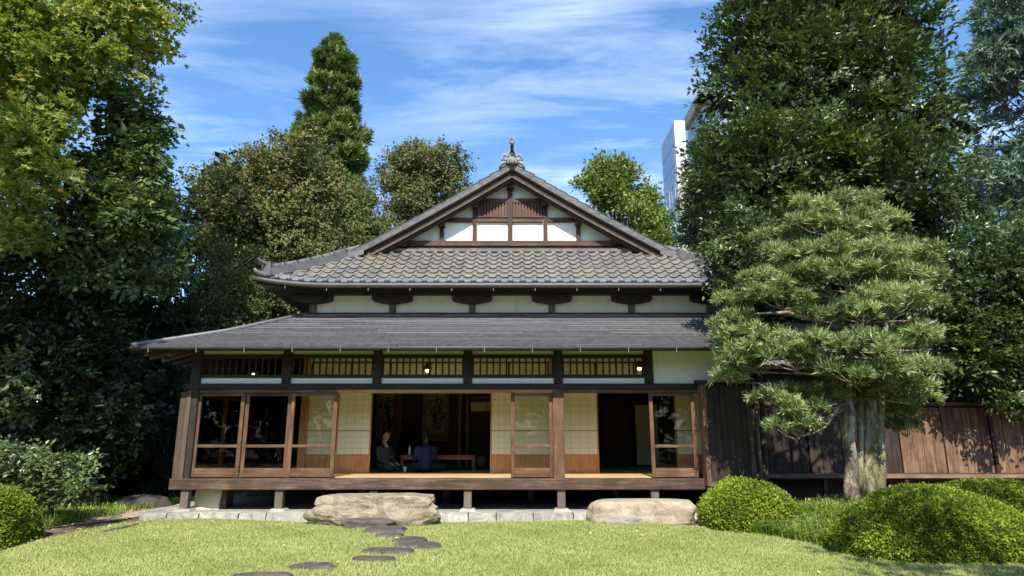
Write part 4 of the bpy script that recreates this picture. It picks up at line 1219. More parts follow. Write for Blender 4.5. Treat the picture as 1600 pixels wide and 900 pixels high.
for i, ((u0, u1), (v0, v1), h, lab) in enumerate(steps):
    g0 = G((u0 + u1) / 2, v1, .03)
    wdt = xat(u1, v1, g0[1]) - xat(u0, v1, g0[1])
    # far rim of the top is seen at v0, h above the ground
    yb = G((u0 + u1) / 2, v0, .03 + h)[1]
    dep = max(.22, yb - g0[1])
    if i in (0, 9): dep = .42
    rock('stepping_stone', lab, 'stepping stone', (xat((u0 + u1) / 2, v1, g0[1]) + 0, g0[1] + dep / 2, .03 + h / 2 - .05), (wdt, dep, h + .12), m_step if i < 9 else stone('grey_stone', [(.3, (.14, .135, .125)), (.7, (.25, .24, .22))], 3, .85, .5, .02), 2.0 + i * 1.37, 5, 2.7 if i < 9 else 2.2, .15, 1.5, .55, 'stepping stones from the lawn to the veranda')
p_ = P(228, 782, 15.0)
rock('garden_boulder', 'dark mossy boulder in the shade left of the house', 'boulder', (p_[0], 15.0, .02), (1.1, .8, .55), m_dark, 5.5, 4, 2.4, .12)
p_ = G(1088, 812, .05)
rock('garden_stone', 'small dark stone between the pale boulder and the round bush', 'stone', (p_[0] + .05, p_[1] + .2, .09), (.26, .24, .22), m_dark, 6.5, 3, 2.4, .1)
# edging logs and dirt path at the left
pth = MB()
pl_ = [(-12.0, 8.6), (-9.2, 9.9), (-8.0, 11.2), (-7.1, 12.55), (-7.0, 13.6), (-7.05, 16.0), (-7.9, 16.0), (-8.2, 13.6), (-8.9, 12.0), (-10.2, 10.9), (-12.0, 9.9)]
bm = bmesh.new(); bm.faces.new([bm.verts.new((x, y, 0)) for x, y in pl_])
for c in np.arange(-11.5, -6.5, .5): bmesh.ops.bisect_plane(bm, geom=bm.verts[:] + bm.edges[:] + bm.faces[:], plane_co=(c, 0, 0), plane_no=(1, 0, 0))
for c in np.arange(8.5, 16, .5): bmesh.ops.bisect_plane(bm, geom=bm.verts[:] + bm.edges[:] + bm.faces[:], plane_co=(0, c, 0), plane_no=(0, 1, 0))
for v in bm.verts: v.co.z = float(ground_z(v.co.x, v.co.y)) - .012
me = bpy.data.meshes.new('garden_path'); bm.to_mesh(me); bm.free()
me.materials.append(stone('path_earth', [(.3, (.22, .16, .11)), (.55, (.36, .275, .20)), (.8, (.47, .38, .29))], 3, .95, .6, .015))
gp = bpy.data.objects.new('garden_path', me); link(gp); tag(gp, 'sunlit bare earth path curving round the left of the lawn', 'path', kind='structure')
for i, ((u0, v0), (u1, v1), lab) in enumerate([((160, 830), (215, 820), 'short weathered edging log beside the left grass tuft'), ((216, 819), (262, 809), 'weathered edging log nearest the terrace corner')]):
    a, c = G(u0, v0, .06), G(u1, v1, .06)
    k = MB().tube([(a[0], a[1], .05), ((a[0] + c[0]) / 2 + .02, (a[1] + c[1]) / 2, .06), (c[0], c[1], .06)], [.02, .024, .02], 8)
    tag(k.build('edging_log', M['bark']), lab, 'log', 'edging logs along the earth path')

# bundle under the veranda floor
bx = xat(303, 785, 13.3); bx1 = xat(343, 785, 13.3)
bnd = empty('wrapped_bundle', ((bx + bx1) / 2, 13.6, UNDER), 'cream cloth wrapped bundle stored under the left end of the veranda', 'bundle')
m_cl = plain('cream_cloth', (.62, .56, .36), .85, .08, 5, .2, bmp=.4)
k = MB(); pts = []
for j in range(9):
    for i in range(13):
        a = i / 12; t = j / 8
        pts.append((bx + (bx1 - bx) * a + .012 * math.sin(9 * t + 3 * a), 13.30 - .035 * math.sin(PI * a) - .02 * math.sin(7 * a + 4 * t) + .10 * t, UNDER - .01 + (.52) * t))
k.sheet(pts, 13, 9)
k.add([(p[0], p[1] + .35, p[2]) for p in pts], [(q * 13 + i, q * 13 + i + 1, (q + 1) * 13 + i + 1, (q + 1) * 13 + i) for q in range(8) for i in range(12)], True)
k.box(bx + .01, bx1 - .01, 13.36, 13.6, UNDER - .01, UNDER + .48)
k.build('cover', m_cl, bnd)
MB().box(bx1 + .01, bx1 + .10, 13.35, 13.7, UNDER - .01, UNDER + .45).build('end_board', M['edge_beam'], bnd)

# ------------------------------------------------------------------ room furnishings and people
TBY = 15.35
ta, tb_ = xat(625, 715, TBY), xat(743, 715, TBY)
tab = empty('low_table', ((ta + tb_) / 2, TBY + .35, FLOOR), 'long low reddish wooden table on the mats of the main room', 'low table')
TT = FLOOR + .36
MB().bbox(ta, tb_, TBY, TBY + .8, TT - .035, TT, .008).build('table_top', M['table_wood'], tab)
for y in (TBY + .03, TBY + .75):
    MB().bbox(ta + .07, tb_ - .07, y - .015, y + .02, TT - .10, TT - .037, .004).build('apron', M['table_wood'], tab)
for X in (ta + .05, tb_ - .05):
    for y in (TBY + .06, TBY + .72):
        s = 1 if X > (ta + tb_) / 2 else -1
        MB().tube([(X, y, TT - .036), (X + s * .01, y, TT - .16), (X - s * .01, y, FLOOR + .06), (X + s * .03, y, FLOOR + .02), (X + s * .03, y, FLOOR)], [.045, .035, .028, .035, .04], 8).build('leg', M['table_wood'], tab)
bo = (xat(640, 700, TBY + .2), TBY + .2, TT)
bt = empty('water_bottle', bo, 'slim pale bottle standing on the left of the low table', 'bottle')
m_white = plain('white_plastic', (.78, .78, .76), .4, .02)
MB().lathe(bo, [(.026, .001), (.030, .006), (.030, .12), (.024, .15), (.013, .17), (.013, .182)], 14).build('body', m_white, bt)
MB().lathe(bo, [(.015, .183), (.0155, .186), (.0155, .205), (.013, .208)], 14).build('cap', plain('white_cap', (.7, .72, .75), .4), bt)
cpx = (xat(633, 728, 15.0), 15.0, FLOOR)
cp_ = empty('paper_cup', cpx, 'white lidded cup standing on the mat before the low table', 'cup')
MB().lathe(cpx, [(.026, .001), (.034, .10)], 14).build('body', m_white, cp_)
MB().lathe(cpx, [(.036, .1005), (.036, .108), (.030, .116), (.028, .118)], 14).build('lid', plain('lid_white', (.85, .85, .83), .4), cp_)
jar = empty('round_jar', (xat(752, 716, 16.8), 16.8, FLOOR), 'squat rounded jar on the floor by the dark alcove', 'jar')
MB().lathe((xat(752, 716, 16.8), 16.8, FLOOR), [(.07, .001), (.13, .08), (.14, .16), (.11, .24), (.07, .27), (.075, .30)], 18).build('body', plain('jar_glaze', (.22, .20, .15), .35), jar)
# hanging scrolls: brush-drawn branches on paper
m_ink = plain('ink', (.06, .05, .045), .9)
def scroll(u0, u1, v0, v1, label, seed):
    x0, x1, z0, z1 = xat(u0, 650, YB), xat(u1, 650, YB), zat(v1, YB), zat(v0, YB)
    r = empty('hanging_scroll', ((x0 + x1) / 2, YB - .02, z0), label, 'scroll', 'hanging scrolls on the alcove wall')
    MB().box(x0, x1, YB - .018, YB - .012, z0, z1).build('mount', plain('scroll_silk', (.22, .17, .10), .9, .1), r)
    ww = (x1 - x0) * .16
    MB().box(x0 + ww, x1 - ww, YB - .021, YB - .0185, z0 + .22, z1 - .3).build('painting', plain('scroll_paper', (.34, .29, .19), .9, .12, 2), r)
    MB().tube([(x0 - .04, YB - .03, z0), (x1 + .04, YB - .03, z0)], .02, 8).build('roller', M['dark_wood'], r)
    q_ = random.Random(seed); ink = MB()
    for b in range(5):
        p = np.array(((x0 + x1) / 2 + q_.uniform(-.1, .1), YB - .0235, z0 + .3)); path = [p]
        for i in range(7):
            p = p + np.array((q_.uniform(-.09, .09), 0, q_.uniform(.06, .17)))
            p[0] = min(max(p[0], x0 + ww + .03), x1 - ww - .03); p[2] = min(p[2], z1 - .35); path.append(p)
        for a, c in zip(path[:-1], path[1:]):
            d = unit(c - a); s = np.array((-d[2], 0, d[0])) * .011
            ink.add([a - s, c - s * .7, c + s * .7, a + s], [(0, 1, 2, 3)])
        for a in path[2:]:
            for i in range(4):
                t = q_.uniform(0, 6.28); c = a + np.array((math.cos(t), 0, math.sin(t))) * q_.uniform(.03, .09)
                ink.add([c + np.array((math.cos(t + b2) * .035, 0, math.sin(t + b2) * .022)) for b2 in (0, 1.57, 3.14, 4.71)], [(0, 1, 2, 3)])
    ink.build('ink_drawing', m_ink, r)['kind'] = 'stuff'
scroll(588, 627, 560, 690, 'brown hanging scroll with dark brushwork behind the kneeling man', 4)
scroll(660, 701, 560, 690, 'brown hanging scroll with a painted branch behind the navy jacket', 9)
# pendant lamps under the veranda ceiling
m_shade = plain('lamp_shade', (.24, .075, .035), .5)
m_lit = plain('lamp_frame', (.10, .04, .02), .5)
for u, v, Y, lab in ((668, 578, 14.0, 'small lit pendant lamp above the middle of the wide room opening'), (999, 575, 14.0, 'small lit pendant lamp at the right end of the transoms'), (397, 584, 14.5, 'small lit pendant lamp deep in the left gallery')):
    x, z = xat(u, v, Y), zat(v, Y)
    l = empty('pendant_lamp', (x, Y, z), lab, 'lamp', 'pendant lamps under the veranda ceiling')
    MB().tube([(x, Y, z + .13), (x, Y, CEIL + .004)], .006, 6).build('cord', m_lit, l)
    MB().lathe((x, Y, z), [(.095, .005), (.10, .01), (.085, .09), (.03, .13), (.012, .15)], 16).build('shade', m_shade, l)
    MB().lathe((x, Y, z), [(.010, .05), (.035, .02), (.042, -.01), (.03, -.04), (.008, -.05)], 12).build('bulb', M['bulb'], l)

def person(loc, facing, pose, label, skin, jacket, trousers, hairm, extra=None):
    """seated figure; local x right, y forward, z up; height along z from the floor"""
    root = empty('person', loc, label, 'person')
    root.rotation_euler = (0, 0, facing)
    def skinned(segs, name, mat, remesh=None, adds=()):
        # segs: polylines of (x,y,z,r); joined into one voxel-remeshed body
        b = MB()
        for sg_ in segs:
            pts = [p[:3] for p in sg_]; rad = [p[3] for p in sg_]
            P2, R2 = [], []
            for i in range(len(pts) - 1):
                for t in (0, .34, .67):
                    P2.append(tuple(pts[i][k] + (pts[i + 1][k] - pts[i][k]) * t for k in range(3)))
                    R2.append(rad[i] + (rad[i + 1] - rad[i]) * t)
            P2.append(pts[-1]); R2.append(rad[-1])
            b.tube(P2, R2, 14)
            for p, r in ((pts[0], rad[0]), (pts[-1], rad[-1])):
                b.lathe(p, [(r * math.cos(a) + 1e-4, r * math.sin(a)) for a in np.linspace(-1.5, 1.5, 9)], 14)
        for c, s in adds:
            b.lathe((0, 0, 0), [(math.cos(a) + 1e-4, math.sin(a)) for a in np.linspace(-1.5, 1.5, 13)], 18)
            n0 = len(b.v) - 13 * 18
            for i in range(n0, len(b.v)):
                x, y, z = b.v[i]; b.v[i] = (c[0] + x * s[0], c[1] + y * s[1], c[2] + z * s[2])
        me = b.mesh(name, mat)
        ob = bpy.data.objects.new(name, me); col.objects.link(ob)
        md = ob.modifiers.new('r', 'REMESH'); md.mode = 'VOXEL'; md.voxel_size = remesh or .011; md.use_smooth_shade = True
        sm = ob.modifiers.new('s', 'SMOOTH'); sm.iterations = 4; sm.factor = .5
        dg = bpy.context.evaluated_depsgraph_get()
        m2 = bpy.data.meshes.new_from_object(ob.evaluated_get(dg))
        m2.materials.clear(); m2.materials.append(mat)
        bpy.data.objects.remove(ob); bpy.data.meshes.remove(me)
        o2 = bpy.data.objects.new(name, m2); link(o2, root)
        return o2
    hx, hy, hz = pose['head']
    arms = pose['arms']; legs = pose['legs']
    body, coat, pant = [], [], []
    coat.append([(0, -.02, .16, .155), (0, .0, .30, .15), (0, .01, .44, .165), (0, .0, .53, .13), (0, .005, .575, .075)])
    coat.append([(-.15, 0, .30, .06), (-.13, 0, .50, .075)]); coat.append([(.15, 0, .30, .06), (.13, 0, .50, .075)])
    body.append([(0, 0, .2, .12), (0, .0, .5, .12), (0, .005, .58, .055), (hx * .6, hy * .6 + .0, hz - .11, .052), (hx, hy, hz - .02, .07)])
    for sgn, (el, wr_, fl_) in zip((-1, 1), arms):
        sh = (sgn * .19, .0, .505)
        coat.append([(*sh, .068), (*el, .05), (*wr_, .040)])
        body.append([(*sh, .05), (*el, .036), (*wr_, .026), (wr_[0] + fl_[0] * .05, wr_[1] + fl_[1] * .05, wr_[2] + fl_[2] * .05, .034)])
        pa = np.array(wr_) + np.array(fl_) * .06; fd = np.array(fl_); sd_ = unit(np.cross(fd, (0, 0, 1.)))
        for q in range(4):
            o_ = sd_ * (q - 1.5) * .018
            ln = (.062, .075, .07, .055)[q]
            body.append([(*(pa + o_), .0095), (*(pa + o_ + fd * ln * .55 + (0, 0, -.004)), .009), (*(pa + o_ + fd * ln + (0, 0, -.022)), .0075)])
        body.append([(*(np.array(wr_) + fd * .02 - sd_ * sgn * .025), .011), (*(np.array(wr_) + fd * .06 - sd_ * sgn * .048 + (0, 0, -.005)), .0095)])
    for hp, kn, an, to in legs:
        pant.append([(*hp, .098), (*kn, .074), (*an, .048)])
        body.append([(*hp, .07), (*kn, .055), (*an, .036), (*to, .026)])
        pant.append([(0, -.02, .16, .14), (*hp, .10)])
    skinned(body, 'body', skin, .0095, adds=[((hx, hy + .01, hz), (.074, .092, .108)), ((hx, hy + .055, hz - .06), (.05, .045, .05)), ((hx, hy + .105, hz - .012), (.013, .018, .022)),
            ((hx - .076, hy - .005, hz - .005), (.010, .02, .03)), ((hx + .076, hy - .005, hz - .005), (.010, .02, .03)), ((hx, hy + .092, hz - .052), (.026, .012, .008)), ((hx, hy + .085, hz + .03), (.05, .02, .014))])
    skinned(coat, 'jacket', jacket, .017)
    skinned(pant, 'trousers', trousers, .017)
    skinned([], 'hair', hairm, .011, adds=[((hx, hy - .018, hz + .035), (.083, .095, .092)), ((hx, hy - .045, hz - .01), (.078, .068, .085)), ((hx, hy + .05, hz + .085), (.06, .05, .03))] + pose.get('hair', []))
    for sgn in (-1, 1):
        MB().lathe((0, 0, 0), [(.011 * math.cos(a) + 1e-4, .007 * math.sin(a)) for a in np.linspace(-1.5, 1.5, 7)], 10)
        e = MB(); e.lathe((hx + sgn * .030, hy + .092, hz + .008), [(.012 * math.cos(a) + 1e-4, .007 * math.sin(a)) for a in np.linspace(-1.5, 1.5, 7)], 10)
        me = e.mesh('eye', m_ink); link(bpy.data.objects.new('eye', me), root)
    if extra:
        for nm, segs, mt in extra: skinned(segs, nm, mt, .009)
    return root
m_skin = plain('skin', (.38, .22, .145), .55, .05)
m_hair = plain('hair', (.012, .010, .010), .45)
m_grey = plain('grey_suit', (.055, .055, .053), .85, .1, 30)
m_greyt = plain('grey_trousers', (.045, .045, .045), .85, .1, 30)
m_navy = plain('navy_jacket', (.014, .017, .052), .8, .1, 30)
m_black = plain('black_trousers', (.015, .016, .022), .85)
m_shirt = plain('white_shirt', (.35, .35, .34), .8)
kneel = [((-.10, .02, .15), (-.12, .36, .085), (-.10, -.10, .055), (-.10, -.22, .035)), ((.10, .02, .15), (.12, .36, .085), (.10, -.10, .055), (.10, -.22, .035))]
pm = xat(600, 700, 15.3)
person((pm, 15.3, FLOOR), R(-122), dict(head=(0, .03, .80), arms=[((-.22, .06, .28), (-.10, .28, .19), (.1, .95, -.25)), ((.22, .06, .28), (.10, .28, .19), (-.1, .95, -.25))], legs=kneel),
       'kneeling man in a grey suit seen side on beside the low table', m_skin, m_grey, m_greyt, m_hair,
       [('shirt', [[(0, .09, .42, .04), (0, .07, .53, .058), (0, .035, .585, .054)]], m_shirt)])
pw_ = xat(666, 700, 15.05)
sitl = [((-.11, .02, .13), (-.40, .22, .11), (-.05, .36, .06), (.06, .38, .045)), ((.11, .02, .13), (.46, .16, .11), (.10, .34, .06), (-.02, .36, .045))]
person((pw_, 14.98, FLOOR), R(14), dict(head=(0, .04, .80), arms=[((-.25, .10, .27), (-.12, .34, .33), (.1, .98, 0)), ((.26, .08, .27), (.14, .33, .30), (-.1, .98, 0))], legs=sitl,
       hair=[((0, -.065, .72), (.072, .055, .11))]),
       'person in a navy jacket with dark hair sitting with their back to the garden', m_skin, m_navy, m_black, m_hair)

# ------------------------------------------------------------------ office towers far behind the right trees
m_panel = plain('tower_panel', (.42, .44, .47), .5, .03, .2)
m_panel2 = plain('tower_white', (.44, .45, .46), .5, .03, .2)
m_tan = plain('tower_tan', (.52, .46, .38), .6, .05, .3)
m_win = plain('tower_window', (.07, .08, .10), .15, .1, .2, .6)
m_curtain = plain('tower_glazing', (.17, .24, .34), .15, .1, .15, .6)
TY0, TY1 = 80.0, 87.2
tX = xat(1056, 250, TY0)
tH = zat(190, TY0)
t1 = empty('office_tower', (tX + 4, TY0 + 3.6, 0), 'pale office tower with a grid of glazed panels showing left of the big evergreen', 'building')
MB().box(tX, tX + 1.5, TY0, TY1, 0, tH).build('body', m_panel, t1)
MB().box(tX - .02, tX + 1.4, TY0 - .25, TY0 - .002, zat(262, TY0), tH + .05).build('white_pier', m_panel2, t1)
MB().box(tX + .02, tX + 1.6, TY0 - .22, TY0 - .002, zat(420, TY0), zat(263, TY0)).build('tan_pier', m_tan, t1)
for r in range(5):
    z1_ = tH - .5 - r * 2.7
    for c in range(3):
        y0 = TY0 + .25 + c * 2.3
        MB().box(tX - .06, tX - .001, y0, y0 + 2.2, z1_ - 2.6, z1_).build('glazed_panel', m_curtain, t1)
for r in range(7):
    z1_ = zat(282, TY0) - r * 3.5
    for c, y0 in ((0, TY0 + 1.0), (1, TY0 + 4.2)):
        fr_ = MB()
        fr_.box(tX - .10, tX - .001, y0 - .15, y0 - .001, z1_ - 2.2, z1_ + .15).box(tX - .10, tX - .001, y0 + 1.7, y0 + 1.85, z1_ - 2.2, z1_ + .15).box(tX - .10, tX - .001, y0, y0 + 1.7, z1_, z1_ + .15)
        f_ = fr_.build('window', m_panel2, t1)
        MB().box(tX - .03, tX - .002, y0, y0 + 1.7, z1_ - 2.2, z1_).build('pane', m_win, f_)
T2 = 92.0
tX2 = xat(1100, 200, T2)
t2 = empty('office_tower', (tX2 + 8, T2 + 4, 0), 'taller glass tower with an overhanging roof slab half behind the evergreen', 'building')
H2 = zat(165, T2)
MB().box(tX2 + .1, tX2 + 16, T2, T2 + 9, 0, H2).build('body', m_panel, t2)
for r in range(8):
    for c in range(7):
        MB().box(tX2 + .2 + c * 2.0, tX2 + 2.1 + c * 2.0, T2 - .05, T2 - .001, H2 - .4 - (r + 1) * 3.2 + .15, H2 - .4 - r * 3.2).build('glazed_panel', m_curtain, t2)
for r in range(8):
    for c in range(4):
        MB().box(tX2 + .04, tX2 + .099, T2 + .2 + c * 2.2, T2 + 2.2 + c * 2.2, H2 - .4 - (r + 1) * 3.2 + .15, H2 - .4 - r * 3.2).build('glazed_panel', m_curtain, t2)
MB().hexa([(tX2 - .6, T2 - 2.5, H2 + .3), (tX2 + 17, T2 - 2.5, H2 + .3), (tX2 + 17, T2 + 9, H2 + .3), (tX2 - .6, T2 + 9, H2 + .3), (tX2 - 1.2, T2 - 3, H2 + 1.0), (tX2 + 17, T2 - 3, H2 + 1.0), (tX2 + 17, T2 + 9, H2 + 1.0), (tX2 - 1.2, T2 + 9, H2 + 1.0)]).build('roof_slab', m_panel2, t2)

# ------------------------------------------------------------------ foliage builders
def sphere(n, g):
    a = g.normal(size=(n, 3)); return unit(a)
SUNV = np.array(sdir)
def spray_leaves(C, Rr, per, L, W, mat, name, parent, g, spray=.16, out=.7, droop=.15, flat=.6, star=False, nspray=None, rnd_spread=.5, shell=.55, fold=.12, lsd=.25, coh=0.0, round_=.45, rise=0.0, nrand=.55):
    """C clump centres (n,3), Rr radii (n,3): leaves grouped in small sprays over each clump's shell"""
    Ps, Ds, Ns, Rn = [], [], [], []
    for c, r in zip(C, Rr):
        ns = nspray or max(6, int(per / 22))
        d = sphere(ns, g)
        rad = shell + (1.05 - shell) * g.random(ns) ** .7
        sc = c + d * r * rad[:, None]
        m = int(per / ns)
        tone = g.random()
        k = np.repeat(np.arange(ns), m)
        if coh:                                   # leaves ranked along both sides of each twig
            tw = unit(d * np.array((1, 1, flat)) + g.normal(size=(ns, 3)) * .35 + np.array((0, 0, rise)))
            pn = unit(g.normal(size=(ns, 3)) * .45 + np.array((0, -.25, .8)) + d * .35)
            sidev = unit(np.cross(tw, pn)); pn = np.cross(sidev, tw)
            tl = spray * (.7 + .7 * g.random(ns))
            t = g.random(len(k)); sg = np.where(g.random(len(k)) < .5, -1., 1.)
            br = g.integers(0, 3, len(k)) - 1            # a main twig and two side twigs
            twk = unit(tw[k] + sidev[k] * (br * .75)[:, None])
            p = sc[k] + twk * (t * tl[k] * 2.0)[:, None] - pn[k] * (t * t * tl[k] * .35)[:, None] + g.normal(size=(len(k), 3)) * spray * .10
            sk = np.cross(pn[k], twk)
            ax = unit(twk * .75 + sk * sg[:, None] * .75 + g.normal(size=(len(k), 3)) * .22 + np.array((0, 0, -droop)))
            nr = unit(pn[k] + g.normal(size=(len(k), 3)) * (1 - coh))
            Ps.append(p); Ds.append(ax); Ns.append(nr)
            ts = g.random(ns)
            Rn.append(np.clip(.5 + (tone - .5) * rnd_spread + (ts[k] - .5) * .45 + g.normal(size=len(k)) * .13, 0, 1))
            continue
        sdv = unit(d[k] * np.array((1, 1, flat)) + g.normal(size=(len(k), 3)) * .25)
        # leaves strung along the spray's twig
        t = g.random(len(k))
        size = spray * (1 + .4 * g.normal(size=len(k)))
        p = sc[k] + sdv * (t * size * 1.3)[:, None] + g.normal(size=(len(k), 3)) * np.array((.38, .38, .26)) * size[:, None]
        ax = unit(sdv * out + g.normal(size=(len(k), 3)) * .75 + np.array((0, 0, -droop)))
        nr = unit(g.normal(size=(len(k), 3)) * nrand + np.array((0, 0, .75)) + sdv * round_)
        Ps.append(p); Ds.append(ax); Ns.append(nr)
        Rn.append(np.clip(.5 + (tone - .5) * rnd_spread + g.normal(size=len(k)) * (.22 if round_ < .8 else .11), 0, 1))
    Ps, Ds, Ns, Rn = map(np.concatenate, (Ps, Ds, Ns, Rn))
    s = np.clip(1 + lsd * g.normal(size=len(Ps)), .45, 1.7)
    return leaf_mesh(name, Ps, Ds, Ns, L * s, W * s, mat, parent, Rn, star, fold)

def crown_rows(rows, Yc, depth, n, rpx, g, back=.25, squash=.75, edge=1.0, fill=.0):
    """clump centres in a crown whose outline was measured from the photograph; the crown bulges to the viewer and away"""
    vs_ = np.array([r[0] for r in rows], float); l = np.array([r[1][0] for r in rows], float); rr_ = np.array([r[1][1] for r in rows], float)
    C, Rr = [], []
    wsum = np.interp(np.linspace(vs_[0], vs_[-1], 200), vs_, rr_ - l); cum = np.cumsum(wsum); cum /= cum[-1]
    for i in range(n):
        v = np.interp(g.random(), cum, np.linspace(vs_[0], vs_[-1], 200))
        a, b = np.interp(v, vs_, l), np.interp(v, vs_, rr_)
        rp = rpx * (.7 + .6 * g.random())
        rp = min(rp, (b - a) / 2)
        u = a + rp * edge + (b - a - 2 * rp * edge) * g.random()
        mid, half = (a + b) / 2, max(1, (b - a) / 2)
        bulge = math.sqrt(max(0, 1 - ((u - mid) / half) ** 2))
        sgn = 1 if g.random() < back else -1
        y = Yc + sgn * depth * bulge * (g.random() ** .45)
        r = rp * y / FPX
        C.append(P(u, v, y))
        Rr.append((r, r, r * squash))
    return np.array(C), np.array(Rr)

def limbs(mb, root, top, targets, r0, g, nmain=None, rt=.02):
    """tapered trunk from root to top and limbs running out to the targets"""
    root, top = np.array(root, float), np.array(top, float)
    n = 8
    pth = []
    for i in range(n + 1):
        t = i / n
        pth.append(root + (top - root) * t + np.array((math.sin(t * 5 + g.random()) * .06, math.cos(t * 4) * .05, 0)) * np.linalg.norm(top - root) * .15 * (0 < i))
    rad = [r0 * (1.25 if i == 0 else 1) * (1 - .75 * i / n) for i in range(n + 1)]
    mb.tube(pth, rad, 10)
    for tg in targets:
        f = min(.97, max(.15, (tg[2] - root[2]) / (top[2] - root[2] + 1e-6) * .8))
        i = int(f * n); b = pth[i]
        d = np.linalg.norm(tg - b)
        mid = b + (tg - b) * .5 + np.array((0, 0, .10 * d)) + g.normal(size=3) * .06 * d
        q1 = b + (mid - b) * .5 + g.normal(size=3) * .03 * d
        q2 = mid + (tg - mid) * .5 + g.normal(size=3) * .03 * d
        ra = max(rt * 1.4, rad[i] * .45)
        mb.tube([b, q1, mid, q2, tg], [ra, ra * .8, ra * .6, ra * .4, rt * .5], 6)

def tree(name, label, cat, base, rows=None, Yc=None, depth=None, n=60, rpx=30, per=500, L=.08, W=.045, mat='midgreen', bark='bark', r0=.2, top=None, seed=1, group=None, nlimb=14, clumps=None, leaf='crown', inner=0, **kw):
    g = np.random.default_rng(seed)
    root = empty(name, base, label, cat, group)
    ck = {k: kw.pop(k) for k in ('back', 'squash', 'edge') if k in kw}
    C, Rr = clumps if clumps is not None else crown_rows(rows, Yc, depth, n, rpx, g, **ck)
    if top is None: top = C[np.argmax(C[:, 2])] * np.array((.5, .5, .95)) + np.array((base[0] * .5, base[1] * .5, 0))
    mb = MB()
    idx = g.permutation(len(C))[:nlimb]
    limbs(mb, base, top, C[idx], r0, g)
    mb.build('trunk', M[bark], root)
    spray_leaves(C, Rr, per, L, W, M[mat], leaf, root, g, **kw)
    if inner:
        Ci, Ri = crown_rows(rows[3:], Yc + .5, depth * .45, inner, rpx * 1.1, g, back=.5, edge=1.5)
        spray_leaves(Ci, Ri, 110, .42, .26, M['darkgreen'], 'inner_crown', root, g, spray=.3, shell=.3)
    return root, C, Rr

def needle_tufts(Pt, A, n, L, W, mat, name, parent, g, spread=(.25, 1.15), tone=None):
    """tufts of narrow leaves that radiate round each axis"""
    m = len(Pt)
    A = unit(A)
    k = np.repeat(np.arange(m), n)
    th = spread[0] + (spread[1] - spread[0]) * g.random(len(k))
    ph = g.random(len(k)) * 2 * PI
    ref = np.where(np.abs(A[:, 2:3]) > .9, np.array((1., 0, 0)), np.array((0, 0, 1.)))
    X = unit(np.cross(A, ref)); Yv = np.cross(A, X)
    D = A[k] * np.cos(th)[:, None] + (X[k] * np.cos(ph)[:, None] + Yv[k] * np.sin(ph)[:, None]) * np.sin(th)[:, None]
    Nn = unit(A[k] + g.normal(size=(len(k), 3)) * .4)
    s = np.clip(1 + .2 * g.normal(size=len(k)), .5, 1.5)
    off = A[k] * (g.random(len(k)) * L * .5)[:, None]
    tone = tone if tone is not None else g.random(m)
    rn = np.clip(.5 + (tone[k] - .5) * .8 + g.normal(size=len(k)) * .15, 0, 1)
    return leaf_mesh(name, Pt[k] + off, D, Nn, L * s, W * s, mat, parent, rn, fold=.05)

# ---- trees on the left
gl = np.random.default_rng(21)
mrows = [(-160, (-260, 290)), (-60, (-240, 296)), (0, (-230, 284)), (40, (-220, 268)), (80, (-200, 262)), (112, (-160, 230)), (140, (-110, 135)), (180, (-60, 124)), (230, (-40, 130)), (280, (-40, 120)), (330, (-30, 105)), (378, (-20, 75))]
MY = 14.6
C, Rr = crown_rows(mrows, MY, 2.2, 290, 24, gl, back=.3)
Co, Ro = [], []
for i in range(46):  # unseen crown clumps above the view, added to shade the left trees
    yy = 4.8 + 3.7 * gl.random(); lo_ = max(2.3 + .80 * yy + .4, 3.2 + 1.07 * (12 - yy)); hi_ = 5.4 + 1.07 * (14.6 - yy)
    Co.append((-13.4 + 6.2 * gl.random(), yy, lo_ + (hi_ - lo_) * gl.random())); Ro.append((.75, .75, .55))
mroot = empty('maple_tree', (-15.5, MY + 1.2, float(ground_z(-15.5, MY + 1.2))), 'tall maple with sunny yellow green leaves filling the upper left corner', 'tree')
mb = MB()
Q = lambda u, v, d=0.0: P(u, v, MY + .5 + d)
mb.tube([(-15.5, MY + 1.2, -.05), (-15.3, MY + 1.2, 2.5), (-15, MY + 1.1, 5.2), Q(-140, 250, .4), Q(-60, 225, .3), Q(30, 185, .3), Q(88, 160), Q(120, 140, -.3), Q(133, 118, -.6), Q(137, 98, -.6), Q(165, 75, -.6), Q(205, 40, -.5), Q(250, -20, -.3)], [.42, .36, .32, .27, .24, .19, .15, .14, .145, .14, .12, .075, .035], 10)
mb.tube([Q(-60, 225, .3), Q(-20, 150, .4), Q(40, 60, .5), Q(60, -40, .4)], [.17, .13, .085, .035], 8)
mb.tube([Q(88, 160), Q(82, 110, -.2), Q(92, 72, -.4), Q(120, 45, -.5)], [.07, .055, .04, .016], 7)
mb.tube([Q(165, 75, -.6), Q(190, 90, -.6), Q(220, 110, -.6), Q(242, 132, -.6)], [.045, .027, .017, .007], 6)
mb.tube([Q(150, 85, -.6), Q(200, 75, -.6), Q(250, 80, -.6), Q(275, 85, -.6)], [.04, .024, .015, .007], 6)
for c in C[gl.permutation(len(C))[:50]]:
    b = Q(30, 185, .3) if c[0] < -10.6 else Q(120, 140, -.3)
    d = np.linalg.norm(c - b)
    mb.tube([b, b + (c - b) * .4 + gl.normal(size=3) * .06 * d, b + (c - b) * .7 + gl.normal(size=3) * .06 * d, c], [.038, .027, .017, .007], 6)
for c in Co[::4]:
    mb.tube([(-15, MY + 1.1, 5.2), (-14, MY - .5, 9.5), ((c[0] - 14) / 2, (c[1] + MY) / 2, c[2] * .9 + .9), c], [.2, .16, .09, .02], 6)
mb.build('trunk', M['bark'], mroot)
